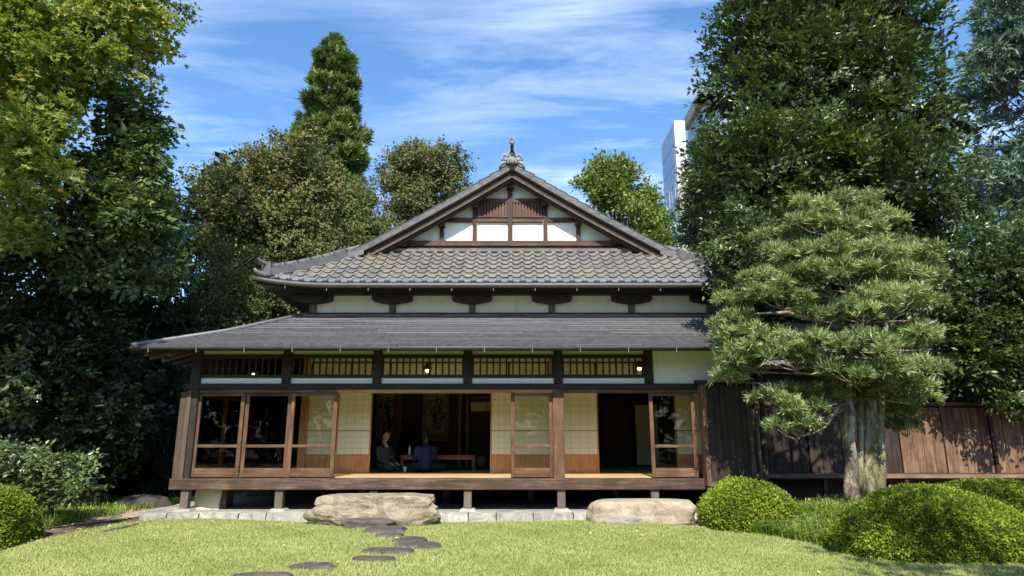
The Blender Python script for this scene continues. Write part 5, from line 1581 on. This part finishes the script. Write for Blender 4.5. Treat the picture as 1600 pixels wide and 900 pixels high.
spray_leaves(np.array(Co), np.array(Ro), 260, .15, .14, M['maple'], 'unseen_shade_crown', mroot, gl, spray=.24, star=True, shell=.3, droop=.3, fold=.2, coh=.6)
ex_ = np.array([P(u, v, MY) for u, v in ((205, 105), (222, 118), (238, 128), (180, 120), (160, 128), (240, 80), (262, 84), (275, 88), (250, 50), (272, 55), (285, 12), (280, 28), (292, 16), (232, 66), (262, 40), (210, 90))])
spray_leaves(C, Rr, 265, .125, .125, M['maple'], 'crown', mroot, gl, spray=.19, star=True, rnd_spread=.55, shell=.35, droop=.3, fold=.2, coh=.6)
spray_leaves(ex_, np.full((len(ex_), 3), .17), 40, .12, .11, M['maple'], 'twig_leaves', mroot, gl, spray=.12, star=True, shell=.1, droop=.3, fold=.2)

tree('broadleaf_tree', 'bright green broadleaf tree behind the maple with sky showing through its top', 'tree', (-11.2, 15.9, 0), [(168, (180, 240)), (188, (145, 262)), (210, (135, 262)), (235, (125, 275)), (280, (112, 288)), (330, (100, 296)), (380, (80, 296)), (440, (60, 285))], 15.4, 1.3, 84, 26, 330, .16, .08, 'midgreen', r0=.18, top=P(205, 290, 15.4), seed=3, spray=.2, shell=.4, nlimb=30, droop=.35, coh=.6)
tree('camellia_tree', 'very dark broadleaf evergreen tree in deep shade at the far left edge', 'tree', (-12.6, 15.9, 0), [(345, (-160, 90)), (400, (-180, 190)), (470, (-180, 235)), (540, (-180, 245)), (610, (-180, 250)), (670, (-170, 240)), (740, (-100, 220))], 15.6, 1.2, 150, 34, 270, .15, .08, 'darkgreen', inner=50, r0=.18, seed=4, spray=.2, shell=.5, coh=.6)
tree('camellia_tree', 'dark rounded evergreen tree right of the shaded camellia', 'tree', (-11.6, 19.2, 0), [(330, (110, 300)), (390, (110, 330)), (450, (100, 300)), (520, (110, 290)), (600, (110, 280)), (690, (120, 270)), (750, (140, 240))], 19.0, 1.8, 110, 32, 260, .155, .08, 'darkgreen', inner=50, r0=.2, seed=5, spray=.22, shell=.5, coh=.6)
tree('bamboo_thicket', 'feathery dim green thicket between the dark trees and the house corner', 'shrub', (-9.3, 18.0, 0), [(540, (205, 330)), (590, (205, 345)), (650, (200, 345)), (710, (190, 340)), (765, (190, 330))], 17.8, .9, 55, 26, 420, .13, .022, 'darkgreen', r0=.05, seed=6, spray=.2, shell=.4, droop=.5)
tree('thin_shrub_tree', 'thin tree with bare pale branches behind the left end of the lower roof', 'tree', (-9.3, 20.5, 0), [(375, (225, 400)), (420, (215, 430)), (470, (215, 450)), (515, (225, 455)), (545, (240, 300))], 20.0, 1.5, 80, 20, 150, .11, .05, 'olive_green', 'bark_light', r0=.13, top=P(300, 420, 20), seed=7, spray=.2, shell=.4, nlimb=50)
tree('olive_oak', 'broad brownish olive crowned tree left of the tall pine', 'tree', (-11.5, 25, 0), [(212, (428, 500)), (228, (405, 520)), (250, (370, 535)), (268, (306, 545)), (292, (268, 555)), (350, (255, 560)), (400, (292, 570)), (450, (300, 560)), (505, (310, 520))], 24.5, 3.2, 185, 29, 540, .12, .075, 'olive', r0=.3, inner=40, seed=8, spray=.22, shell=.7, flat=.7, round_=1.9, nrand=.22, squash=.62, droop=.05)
tree('olive_oak', 'lower brownish green crown below the tall pine beside the gable roof', 'tree', (-7.6, 28, 0), [(285, (455, 570)), (320, (435, 600)), (360, (430, 612)), (410, (425, 610)), (470, (425, 560)), (500, (430, 500))], 27.5, 2.2, 100, 28, 640, .12, .073, 'olive_green', r0=.28, inner=30, seed=9, spray=.24, shell=.7, flat=.7, round_=1.9, nrand=.22, squash=.6, droop=.05)
tree('olive_oak', 'rounded brownish crown with sky gaps between the tall pine and the gable', 'tree', (-4.8, 33, 0), [(222, (615, 690)), (240, (592, 732)), (265, (583, 745)), (295, (582, 742)), (325, (583, 700)), (360, (590, 660))], 32.5, 2.6, 60, 24, 540, .135, .08, 'olive', r0=.25, top=P(640, 275, 32.5), seed=10, spray=.24, shell=.7, flat=.7, round_=1.9, nrand=.22, squash=.6, droop=.05, nlimb=26)

# tall pine: whorls of tufted boughs
gp_ = np.random.default_rng(31)
def pine(name, label, base, rows, Yc, seed, mat, Ln, Wn, ntuft, nneed, rpx, r0, droop=0., depth=None, n=120, updir=.55, cat='tree', squash=.5, group=None, edge=.9):
    g = np.random.default_rng(seed)
    root = empty(name, base, label, cat, group)
    wid = max(b - a for _, (a, b) in rows) / 2 * Yc / FPX
    C, Rr = crown_rows(rows, Yc, depth or wid * .8, n, rpx, g, back=.4, squash=squash, edge=edge)
    topp = P(sum(rows[0][1]) / 2, rows[0][0] + 6, Yc)
    mb = MB(); b0 = np.array(base, float)
    axis = [b0 + (topp - b0) * t for t in np.linspace(0, 1, 12)]
    mb.tube(axis, list(np.linspace(r0, .04, 12)), 10)
    for c in C:
        t = np.clip((c[2] - b0[2]) / (topp[2] - b0[2]) - .03, .05, .97)
        b = b0 + (topp - b0) * t
        m = (b + c) / 2 + np.array((0, 0, -.08 * np.linalg.norm(c - b)))
        mb.tube([b, m, c], [.05, .035, .012], 5)
    mb.build('trunk', M['bark'], root)
    Pt, A, T = [], [], []
    for c, r in zip(C, Rr):
        d = sphere(ntuft, g)
        rad = .35 + .7 * g.random(ntuft)
        Pt.append(c + d * r * rad[:, None])
        t = np.clip((c[2] - b0[2]) / (topp[2] - b0[2]), .05, .97)
        outw = unit(c - (b0 + (topp - b0) * t))
        A.append(unit(d * .5 + outw * .6 + np.array((0, 0, updir - droop)) + g.normal(size=(ntuft, 3)) * .2))
        T.append(np.clip(g.random() * .5 + g.random(ntuft) * .5, 0, 1))
    needle_tufts(np.concatenate(Pt), np.concatenate(A), nneed, Ln, Wn, M[mat], 'crown', root, g, tone=np.concatenate(T))
    return root
def conifer(name, label, base, u0, prof, Yc, seed, mat, Ln, Wn):
    """straight trunk with whorls of upturned boughs; prof: (v, half width in the photograph)"""
    g = np.random.default_rng(seed)
    root = empty(name, base, label, 'tree')
    k = Yc / FPX
    pv = np.array([p[0] for p in prof], float); pw_ = np.array([p[1] for p in prof], float)
    top = P(u0, pv[0], Yc)
    mb = MB()
    mb.tube([base, (base[0] * .5 + top[0] * .5, Yc, top[2] * .5), tuple(top)], [.32, .2, .03], 10)
    Pt, A, T = [], [], []
    v = pv[0] + 3
    while v < pv[-1]:
        L = np.interp(v, pv, pw_) * k
        z = zat(v, Yc)
        nb = 7
        a0 = g.random() * 6.28
        for i in range(nb):
            a = a0 + 2 * PI * i / nb + g.normal() * .25
            l = max(.15, L * (.58 + .62 * g.random()) * (1.18 if g.random() < .15 else 1))
            d = np.array((math.cos(a), math.sin(a), 0))
            zt = z + g.normal() * .12
            b = np.array((top[0] * .9 + base[0] * .1, Yc, zt - .25 * l)) * np.array((0, 1, 1)) + np.array((top[0], 0, 0))
            pts = [b, b + d * l * .5 + np.array((0, 0, -.05 * l)), b + d * l * .85 + np.array((0, 0, .10 * l)), b + d * l + np.array((0, 0, .26 * l))]
            mb.tube(pts, [.045, .03, .018, .008], 5)
            tone = g.random()
            m = int(10 + 22 * l)
            for j in range(m):
                t = .25 + .75 * g.random() ** .7
                f = t * 3; q_ = min(int(f), 2); p = pts[q_] + (pts[q_ + 1] - pts[q_]) * (f - q_)
                s = np.array((-d[1], d[0], 0)) * g.normal() * .30 * l * (1.05 - t * .7)
                p = p + s + np.array((0, 0, abs(g.normal()) * .10 + .04)) + g.normal(size=3) * .06
                Pt.append(p); A.append(unit(d * .55 + s * .5 + np.array((0, 0, .75)) + g.normal(size=3) * .25)); T.append(np.clip(tone * .5 + g.random() * .5, 0, 1))
        v += 10.5 + 5 * g.random()
    mb.build('trunk', M['bark'], root)
    needle_tufts(np.array(Pt), np.array(A), 12, Ln * 1.05, Wn * 1.25, M[mat], 'crown', root, g, tone=np.array(T))
conifer('pine_tree', 'tall dense green pine rising above the olive trees left of the gable', (-9.3, 35, 0), 526, [(66, 3), (78, 14), (98, 30), (112, 36), (135, 36), (150, 40), (172, 46), (200, 50), (232, 58), (262, 56), (300, 54), (340, 56), (380, 60)], 35, 41, 'conifer', .36, .055)
pine('cedar_tree', 'tall blue green cedar with drooping sprays at the upper right corner', (23.5, 28, 0), [(-260, (1540, 1700)), (-100, (1510, 1760)), (0, (1490, 1800)), (80, (1490, 1800)), (180, (1500, 1800)), (280, (1495, 1800)), (380, (1480, 1800)), (480, (1480, 1800))], 28, 42, 'cedar', .40, .07, 32, 10, 34, .35, droop=.95, depth=4, n=270, squash=.45)
pine('cedar_tree', 'pale blue green cedar boughs showing left of the big evergreen', (7.4, 24, 0), [(205, (1085, 1120)), (250, (1072, 1150)), (320, (1062, 1170)), (380, (1062, 1180)), (440, (1075, 1180))], 24, 43, 'cedar', .30, .045, 30, 12, 22, .2, droop=.9, depth=1.6, n=70, squash=.42)
tree('ginkgo_tree', 'fresh yellow green tree behind the right slope of the gable', 'tree', (5.4, 31, 0), [(262, (918, 985)), (278, (897, 1012)), (300, (905, 1030)), (330, (945, 1040)), (360, (985, 1045)), (390, (1000, 1060))], 30.5, 1.8, 64, 17, 330, .17, .10, 'ginkgo', r0=.2, seed=12, spray=.30, shell=.4, out=1.0, droop=-.3, nlimb=30)

# ---- big evergreen over the wing
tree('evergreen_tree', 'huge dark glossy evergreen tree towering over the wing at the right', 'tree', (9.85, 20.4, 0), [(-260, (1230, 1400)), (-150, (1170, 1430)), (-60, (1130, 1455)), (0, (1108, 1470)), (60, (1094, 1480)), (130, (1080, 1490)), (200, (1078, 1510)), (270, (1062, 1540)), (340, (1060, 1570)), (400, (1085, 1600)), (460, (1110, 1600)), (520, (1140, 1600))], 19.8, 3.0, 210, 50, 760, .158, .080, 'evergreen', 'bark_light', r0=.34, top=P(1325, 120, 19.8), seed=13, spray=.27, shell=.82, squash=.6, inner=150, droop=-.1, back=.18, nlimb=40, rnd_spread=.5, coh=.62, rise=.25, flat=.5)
tree('evergreen_tree', 'slim dark evergreen hiding the right corner of the tiled roof', 'tree', (4.93, 13.35, .05), [(335, (1135, 1190)), (375, (1105, 1215)), (410, (1092, 1225)), (450, (1105, 1225)), (490, (1125, 1225)), (520, (1140, 1215))], 13.0, .6, 52, 19, 300, .085, .045, 'evergreen', r0=.07, top=P(1175, 370, 13.2), seed=17, spray=.15, shell=.4, back=.4, droop=.1, coh=.62, nlimb=20)
tree('evergreen_tree', 'leafy dark evergreen branches hanging over the wing planks at the right edge', 'tree', (13.2, 17.9, 0), [(370, (1490, 1720)), (430, (1460, 1720)), (480, (1440, 1720)), (540, (1430, 1720)), (585, (1455, 1720)), (606, (1525, 1720)), (632, (1550, 1610))], 14.85, .3, 150, 26, 290, .12, .062, 'evergreen', r0=.16, top=(12.2, 16.8, 4.6), seed=14, spray=.20, shell=.45, back=.5, droop=.2, coh=.62)

# ---- cloud-pruned podocarpus before the wing
gq = np.random.default_rng(51)
pb = np.array((xat(1342, 782, TY), TY, float(ground_z(xat(1342, 782, TY), TY)) - .03))
pod = empty('podocarpus_tree', tuple(pb), 'cloud pruned garden tree with layered needle leaf pads and a pale twisted trunk', 'tree')
mb = MB()
Yt = TY
def tb(pts, rad, n=10): mb.tube([P(u, v, y) for u, v, y in pts], rad, n)
tb([(1333, 794, Yt - .15), (1330, 760, Yt - .15), (1331, 720, Yt - .14), (1326, 690, Yt - .12), (1327, 650, Yt - .1), (1321, 615, Yt - .08), (1324, 580, Yt), (1330, 540, Yt)], [.145, .125, .105, .10, .098, .098, .09, .08], 12)
s2 = MB(); mb, mb0 = s2, mb
tb([(1354, 794, Yt), (1357, 750, Yt), (1361, 725, Yt + .02), (1360, 690, Yt), (1362, 660, Yt), (1360, 620, Yt), (1352, 570, Yt), (1346, 500, Yt), (1335, 440, Yt), (1320, 390, Yt), (1318, 340, Yt)], [.155, .138, .122, .108, .10, .095, .09, .08, .065, .05, .03], 12)
mb = MB(); s3 = mb
tb([(1344, 790, Yt - .04), (1343, 740, Yt - .02), (1344, 690, Yt), (1344, 640, Yt), (1342, 600, Yt)], [.08, .065, .055, .055, .05])
tb([(1374, 790, Yt + .16), (1378, 740, Yt + .2), (1376, 680, Yt + .2), (1377, 620, Yt + .14), (1380, 560, Yt), (1385, 480, Yt), (1372, 400, Yt)], [.09, .075, .065, .065, .06, .05, .03])
mb = mb0
mb.lathe(P(1320, 699, Yt - .16), [(.045 * math.cos(a) + 1e-4, .05 * math.sin(a)) for a in np.linspace(-1.5, 1.5, 7)], 8)
tb([(1330, 632, Yt), (1312, 632, Yt - .2), (1300, 650, Yt - .4), (1282, 660, Yt - .5), (1262, 655, Yt - .55), (1240, 652, Yt - .6)], [.04, .038, .036, .03, .022, .01], 7)
tb([(1300, 652, Yt - .4), (1288, 668, Yt - .45), (1268, 678, Yt - .5), (1250, 682, Yt - .55)], [.024, .02, .016, .008], 6)
tb([(1370, 605, Yt), (1390, 608, Yt - .25), (1402, 615, Yt - .4), (1418, 616, Yt - .5)], [.03, .026, .022, .012], 7)
tb([(1345, 545, Yt), (1310, 520, Yt - .4), (1275, 500, Yt - .7), (1230, 488, Yt - .9), (1180, 490, Yt - .7)], [.06, .05, .04, .03, .01], 7)
tb([(1345, 500, Yt), (1310, 470, Yt - .3), (1285, 462, Yt - .5), (1250, 475, Yt - .7)], [.06, .05, .035, .012], 7)
tb([(1350, 560, Yt), (1390, 530, Yt - .4), (1430, 515, Yt - .5), (1465, 500, Yt - .3)], [.05, .04, .03, .012], 7)
pads = [(1318, 306, 66, 15, 0), (1268, 322, 44, 14, -.35), (1372, 332, 44, 16, -.1), (1215, 362, 40, 16, -.1), (1282, 346, 50, 15, -.6), (1340, 356, 50, 16, -.5), (1222, 388, 42, 14, -.3), (1300, 388, 52, 16, -.85), (1368, 392, 58, 19, -.7), (1432, 400, 50, 19, .1), (1250, 402, 46, 14, -.7),
        (1188, 440, 46, 18, -.3), (1262, 428, 56, 17, -.9), (1326, 428, 42, 18, -1.0), (1408, 432, 50, 19, -.3), (1462, 432, 36, 15, .3), (1152, 468, 34, 14, 0), (1218, 462, 54, 17, -.8), (1395, 468, 62, 22, -.85), (1448, 474, 42, 20, 0), (1296, 486, 44, 14, -.95), (1352, 482, 52, 18, -1.0),
        (1148, 522, 36, 20, -.15), (1196, 530, 50, 22, -.6), (1168, 556, 46, 22, -.4), (1238, 556, 44, 20, -.9), (1300, 536, 60, 18, -1.0), (1362, 540, 56, 20, -1.05), (1418, 534, 54, 22, -.6), (1458, 520, 34, 18, .1), (1335, 580, 58, 16, -1.0), (1402, 576, 56, 20, -.9), (1448, 582, 38, 24, -.4), (1425, 606, 42, 18, -.5),
        (1222, 618, 46, 17, -.5), (1252, 640, 30, 12, -.65), (1238, 668, 42, 13, -.55), (1284, 610, 36, 12, -.2), (1398, 640, 44, 24, .5), (1428, 628, 40, 20, .3), (1420, 660, 26, 16, .6), (1134, 503, 32, 17, -.15), (1130, 547, 28, 16, -.15), (1146, 577, 28, 15, -.2)]
for _ in range(3):
    vv = 330 + 250 * gq.random(); hw_ = np.interp(vv, [330, 430, 540, 600], [80, 135, 150, 120])
    pads.append((1325 + (2 * gq.random() - 1) * hw_, vv, 34 + 16 * gq.random(), 15 + 4 * gq.random(), .35 + .9 * gq.random()))
Pt, A, T = [], [], []
core = MB()
for u, v, ru, rv, dy in pads:
    v += 7 + max(0, 400 - v) * .06; u = 1325 + (u - 1325) * .955
    Y = Yt + dy
    c = P(u, v, Y); k = Y / FPX
    r = np.array((ru * k, ru * k * .8, rv * k * (1.15 + .5 * gq.random())))
    npf = max(4, int(round(ru * rv / 118)))
    ptone = gq.random()
    for q in range(npf):
        a = 2 * PI * (q + gq.random()) / npf * 1.618; f = math.sqrt((q + .5) / npf) * .86
        pc = c + np.array((math.cos(a) * f * r[0], math.sin(a) * f * r[1], (1 - f * f) * r[2] * .55 - .15 * r[2] + gq.normal() * .06))
        pr = (.090 + .085 * gq.random()) * np.array((1.15, 1.15, .95))
        m = int(26 + 18 * gq.random())
        d = sphere(m, gq); d[:, 2] = np.where(d[:, 2] < -.3, -d[:, 2] * .7, d[:, 2])
        Pt.append(pc + d * pr * (.55 + .5 * gq.random(m))[:, None])
        A.append(unit(d * np.array((.9, .9, .55)) + np.array((0, -.12, .5)) + gq.normal(size=(m, 3)) * .3))
        T.append(np.clip(ptone * .25 + gq.random() * .35 + gq.random(m) * .4, 0, 1))
        core.tube([c + np.array((0, 0, -r[2] * .6)), (c + pc) / 2 + np.array((0, 0, -r[2] * .45)), pc], [.012, .009, .004], 5)
    core.tube([P(1345, min(v + 25, 620), Yt), c + np.array((0, 0, -r[2] * .7))], [.034, .012], 6)
mb.build('trunk', M['bark_light'], pod)
s2.build('trunk', M['bark_moss'], pod); s3.build('trunk', M['bark_moss'], pod)
core.build('twigs', M['twig'], pod)['kind'] = 'stuff'
needle_tufts(np.concatenate(Pt), np.concatenate(A), 10, .125, .019, M['podocarp'], 'crown', pod, gq, spread=(.15, 1.25), tone=np.concatenate(T))

# ---- clipped bushes
def bush(label, c, size, mat, n, L, W, seed, pw=2.3, lump=.05, name='clipped_bush', cat='bush', rag=.02):
    g = np.random.default_rng(seed)
    c = np.array(c, float)
    root = empty(name, tuple(c), label, cat)
    def shape(d):
        k = (np.abs(d[:, 0]) ** pw + np.abs(d[:, 1]) ** pw + np.abs(d[:, 2]) ** pw) ** (-1 / pw)
        w_ = 1 + lump * (np.sin(d[:, 0] * 5 + seed) * np.cos(d[:, 1] * 4.3 + seed * 2) + .6 * np.sin(d[:, 2] * 6 + d[:, 0] * 4 + seed)) + lump * .45 * np.sin(d[:, 0] * 13 + seed) * np.sin(d[:, 1] * 11) * np.cos(d[:, 2] * 12)
        return d * (k * w_)[:, None]
    hz = np.array((size[0] / 2, size[1] / 2, size[2]))
    d = sphere(int(n * 1.25), g); d = d[d[:, 2] > -.12]
    p = shape(d) * hz * (1 - rag * 2.2 * g.random(len(d)) ** 2 + rag * np.abs(g.normal(size=len(d))) * .8)[:, None] + c
    gap = np.sin(d[:, 0] * 31 + seed) * np.sin(d[:, 1] * 27 + 2 * seed) * np.sin(d[:, 2] * 29 + seed)
    p = c + (p - c) * (1 + .014 * gap + np.where(g.random(len(d)) < .025, .055 * g.random(len(d)), 0))[:, None]
    nr = unit(d / hz)
    ax = unit(nr * .75 + g.normal(size=d.shape) * .6)
    nn = unit(nr * .7 + g.normal(size=d.shape) * .5 + np.array((0, 0, .3)))
    rn = np.clip(g.random(len(d)) * .7 + .12 + .25 * np.sin(p[:, 0] * 5) * np.sin(p[:, 1] * 4 + p[:, 2] * 5), 0, 1)
    s = np.clip(1 + .25 * g.normal(size=len(d)), .5, 1.6)
    leaf_mesh('foliage', p, ax, nn, L * s, W * s, M[mat], root, rn)
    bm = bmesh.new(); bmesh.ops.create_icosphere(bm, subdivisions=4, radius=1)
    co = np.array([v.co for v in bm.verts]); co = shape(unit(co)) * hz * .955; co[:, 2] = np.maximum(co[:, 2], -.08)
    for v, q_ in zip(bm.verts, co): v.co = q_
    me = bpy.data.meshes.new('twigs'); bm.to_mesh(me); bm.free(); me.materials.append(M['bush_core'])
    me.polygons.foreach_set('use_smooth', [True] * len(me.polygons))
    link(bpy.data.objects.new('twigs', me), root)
    return root
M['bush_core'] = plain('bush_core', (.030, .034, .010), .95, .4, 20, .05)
def bush_px(label, u0, u1, vtop, vbot, Y, dep, gz0, **kw):
    x0, x1 = xat(u0, (vtop + vbot) / 2, Y), xat(u1, (vtop + vbot) / 2, Y)
    bush(label, ((x0 + x1) / 2, Y, gz0), (x1 - x0, dep, zat(vtop, Y) - gz0), 'azalea', **kw)
bush_px('round clipped bush beside the pale tan boulder', 1097, 1236, 752, 816, 11.5, 1.5, .14, n=34000, L=.042, W=.024, seed=3, pw=2.25, rag=.04, lump=.03)
bush_px('largest clipped dome bush in the right foreground', 1303, 1606, 761, 880, 9.35, 1.9, .03, n=72000, L=.038, W=.023, seed=4, pw=1.95, lump=.035, rag=.02)
bush_px('low clipped bush half hidden behind the large dome bush', 1428, 1690, 752, 830, 11.0, 1.5, .10, n=34000, L=.042, W=.025, seed=5, pw=2.3, lump=.03)
bush_px('round clipped bush cut by the left edge of the photo', -118, 43, 764, 850, 10.2, 1.7, .0, n=46000, L=.038, W=.022, seed=6, pw=2.3)
# sunlit camellia shrub at the left
tree('camellia_shrub', 'glossy leaved shrub with a sunlit top behind the round left bush', 'shrub', (xat(85, 780, 12.0), 12.0, 0), [(690, (20, 95)), (702, (-30, 138)), (722, (-40, 146)), (748, (0, 165)), (775, (30, 165))], 11.9, .55, 34, 18, 190, .075, .042, 'camellia', r0=.05, top=(xat(85, 720, 12.0), 12.0, .9), seed=15, spray=.12, shell=.3, squash=.5, droop=.05, coh=.6)
tree('camellia_branch_tree', 'shaded shrub whose leafy branch tips catch the sun at the left edge', 'shrub', (-11.3, 13.6, 0), [(560, (-80, 70)), (600, (-80, 90)), (640, (-80, 60))], 13.6, .5, 12, 18, 150, .09, .05, 'camellia', r0=.07, seed=16, spray=.14, shell=.35, squash=.55, coh=.6)

# ---- strap-leaved ground cover
def blades(name, label, regions, n, h, wd, mat, seed, lean=.5, clump=None, kind='stuff', cat='grass', spacing=None):
    g = np.random.default_rng(seed)
    pts = []
    for (x0, x1, y0, y1, m, f) in regions:
        x = x0 + (x1 - x0) * g.random(m); y = y0 + (y1 - y0) * g.random(m)
        k = f(x, y) if f else np.ones(m, bool)
        pts.append(np.stack([x[k], y[k]], 1))
    pts = np.concatenate(pts)
    if clump:
        pts = np.repeat(pts, clump, 0) + g.normal(size=(len(pts) * clump, 2)) * .025
    m = len(pts)
    z = ground_z(pts[:, 0], pts[:, 1])
    th = g.random(m) * 2 * PI
    d = np.stack([np.cos(th), np.sin(th)], 1)
    hh = h * np.clip(1 + .3 * g.normal(size=m), .4, 1.8); le = lean * (.4 + .8 * g.random(m)) * hh
    s = np.stack([-d[:, 1], d[:, 0]], 1) * (wd / 2)
    b = np.stack([pts[:, 0], pts[:, 1], z - .01], 1)
    mid = b + np.stack([d[:, 0] * le * .35, d[:, 1] * le * .35, hh * .7], 1)
    tip = b + np.stack([d[:, 0] * le, d[:, 1] * le, hh * (1 if clump is None else .62)], 1)
    S3 = np.stack([s[:, 0], s[:, 1], np.zeros(m)], 1)
    if clump is None:
        V = np.stack([b - S3, b + S3, tip], 1).reshape(-1, 3); kv = 3
        F = np.arange(m * 3).reshape(m, 3)
    else:
        V = np.stack([b - S3, b + S3, mid + S3 * .8, mid - S3 * .8, tip], 1).reshape(-1, 3); kv = 5
        i5 = np.arange(m)[:, None] * 5
        F = np.concatenate([i5 + np.array((0, 1, 2)), i5 + np.array((0, 2, 3)), i5 + np.array((3, 2, 4))])
    patch = .13 * np.sin(pts[:, 0] * 1.7 + 1) * np.sin(pts[:, 1] * 2.1) + .10 * np.sin(pts[:, 0] * 5.1) * np.sin(pts[:, 1] * 4.3 + 2)
    rn = np.clip(.48 + patch + (.17 if clump is None else .24) * g.normal(size=m), 0, 1)
    o = npmesh(name, V, F, M[mat], None, np.zeros(3), np.repeat(rn, kv))
    return tag(o, label, cat, kind=kind)
def stone_free(x, y):
    k = in_lawn(x, y)
    for (u0, u1), (v0, v1), h, lab in steps[:9]:
        g0 = G((u0 + u1) / 2, v1, .03); yb = G((u0 + u1) / 2, v0, .03 + h)[1]
        cx, cy = xat((u0 + u1) / 2, v1, g0[1]), g0[1] + max(.22, yb - g0[1]) / 2
        k &= ((x - cx) / ((u1 - u0) / 2 / FPX * g0[1] * .98)) ** 2 + ((y - cy) / (max(.22, yb - g0[1]) * .5)) ** 2 > 1
    return k
blades('lawn_grass', 'short sunny blades of mown grass covering the lawn', [(-8.2, 8.2, 6.9, 9.5, 250000, stone_free), (-8.2, 8.2, 9.5, 12.7, 210000, stone_free)], 0, .029, .012, 'turf', 61, 1.1)
def bed(x, y): return ~in_lawn(x, y)
def fr_bed(x, y):
    return (~in_lawn(x, y)) & (x > 3.5) & (y < 13.2)
blades('lily_turf', 'long arching strap leaves filling the bed below the round bush and the pale trunk', [(3.6, 6.6, 9.6, 11.6, 2000, lambda x, y: fr_bed(x, y)), (4.3, 9.5, 11.3, 13.4, 1000, lambda x, y: fr_bed(x, y))], 0, .20, .012, 'mondo', 62, 1.0, 12)
blades('lily_turf', 'low tuft of strap leaves on the earth beside the left round bush', [(-9.6, -7.75, 11.45, 12.7, 480, None)], 0, .17, .012, 'mondo', 63, .9, 11)
# shady ground cover under the left trees
blades('ground_ivy', 'dim low ground cover on the shaded earth under the left trees', [(-13, -7.6, 12.8, 17, 1700, None)], 0, .13, .016, 'mondo', 64, .8, 6)
# fallen leaves
g = np.random.default_rng(71)
n = 420
x = -7 + 13 * g.random(n); y = 7.3 + 5.3 * g.random(n); k = in_lawn(x, y); x, y = x[k][:110], y[k][:110]
x2 = -9.5 + 3 * g.random(160); y2 = 10.2 + 5 * g.random(160)
x, y = np.concatenate([x, x2]), np.concatenate([y, y2])
inl = in_lawn(x, y)
p = np.stack([x, y, ground_z(x, y) + np.where(inl, .034, .002)], 1)
th = g.random(len(x)) * 6.28
o = leaf_mesh('fallen_leaves', p, np.stack([np.cos(th), np.sin(th), .15 * g.normal(size=len(x))], 1), np.stack([.3 * g.normal(size=len(x)), .3 * g.normal(size=len(x)), np.ones(len(x))], 1), .05, .035, M['fallen'], None, g.random(len(x)))
tag(o, 'dry fallen leaves scattered on the lawn and the earth path', 'leaves', kind='stuff')

# far woodland that closes the view between and behind the garden trees
g = np.random.default_rng(81)
Cw, Rw = [], []
for x0, x1, y0, y1, zt0, m in ((-34, -9, 27, 40, 6.0, 330), (3, 12, 25, 31, 6.5, 110), (9, 40, 30, 42, 8.0, 190), (-9, 9, 36, 44, 5.0, 60), (-24, -11, 17, 26, 6.0, 150), (-26, 26, -27, -22, 9, 620), (-34, -22, -22, 12, 7.0, 120), (22, 34, -22, 12, 7.0, 120), (-40, -22, 12, 27, 7.0, 160), (20, 36, 12, 30, 8.0, 160)):
    for i in range(m):
        zz = zt0 * g.random() ** .8
        Cw.append((x0 + (x1 - x0) * g.random(), y0 + (y1 - y0) * g.random(), zz)); r = .9 + .7 * g.random(); Rw.append((r, r, r * .8))
Cn = np.stack([-13 + 6 * g.random(230), 21 + 5 * g.random(230), 5.6 * g.random(230) ** .8], 1)
wn_ = spray_leaves(Cn, np.full((230, 3), .9), 170, .20, .11, M['darkgreen'], 'thicket', None, g, spray=.3, shell=.4)
tag(wn_, 'dim thicket of undergrowth behind the left end of the house', 'undergrowth', kind='stuff')
wd_ = spray_leaves(np.array(Cw), np.array(Rw), 46, .62, .40, M['darkgreen'], 'woodland', None, g, spray=.4, shell=.5)
tag(wd_, 'dark mass of woodland trees far behind the garden', 'woodland', kind='stuff')

# a garden tree beside the photographer, its shade falls on the right corner of the lawn and dapples the big bush
g = np.random.default_rng(91)
Cs = np.array([(4.9, 2, 8.3), (4.4, 2.4, 7.5), (5.9, 1.2, 6.7), (6.7, 2.0, 6.5), (7.3, 2, 10.3), (8.3, 2.2, 10.6), (6.3, 2.6, 10.1), (5.2, 1.4, 6.1), (7.6, 1.0, 7.4), (8.6, .6, 7.0), (4.8, .4, 7.3), (9.0, 2.2, 9.4), (4.2, 2, 6.0), (4.9, 2.3, 6.4), (5.7, 2.1, 6.2), (4.4, 1.1, 5.5)])
tree('garden_tree', 'broadleaf garden tree standing to the right of the photographer', 'tree', (8.2, .2, 0), None, clumps=(Cs, np.full((len(Cs), 3), .62)), per=420, L=.12, W=.07, mat='midgreen', r0=.2, top=(7.2, 1.4, 9.6), seed=92, spray=.2, shell=.3, nlimb=10)

Cs = np.array([(-11.2, 7.6, 5.2), (-12.4, 8.2, 5.6), (-13.4, 7.2, 5.0), (-12.2, 6.4, 6.2), (-10.6, 6.6, 6.4), (-13.8, 8.4, 6.4), (-11.6, 7.6, 7.2), (-13, 6.6, 7.4)])  # tree out of view, added for extra shade on the left
tree('garden_tree', 'unseen broadleaf tree added far to the left to shade the left trees', 'tree', (-12.6, 7.2, 0), None, clumps=(Cs, np.full((len(Cs), 3), .85)), per=420, L=.13, W=.07, mat='midgreen', r0=.2, top=(-12.3, 7.2, 6.8), seed=95, spray=.22, shell=.3, nlimb=8)
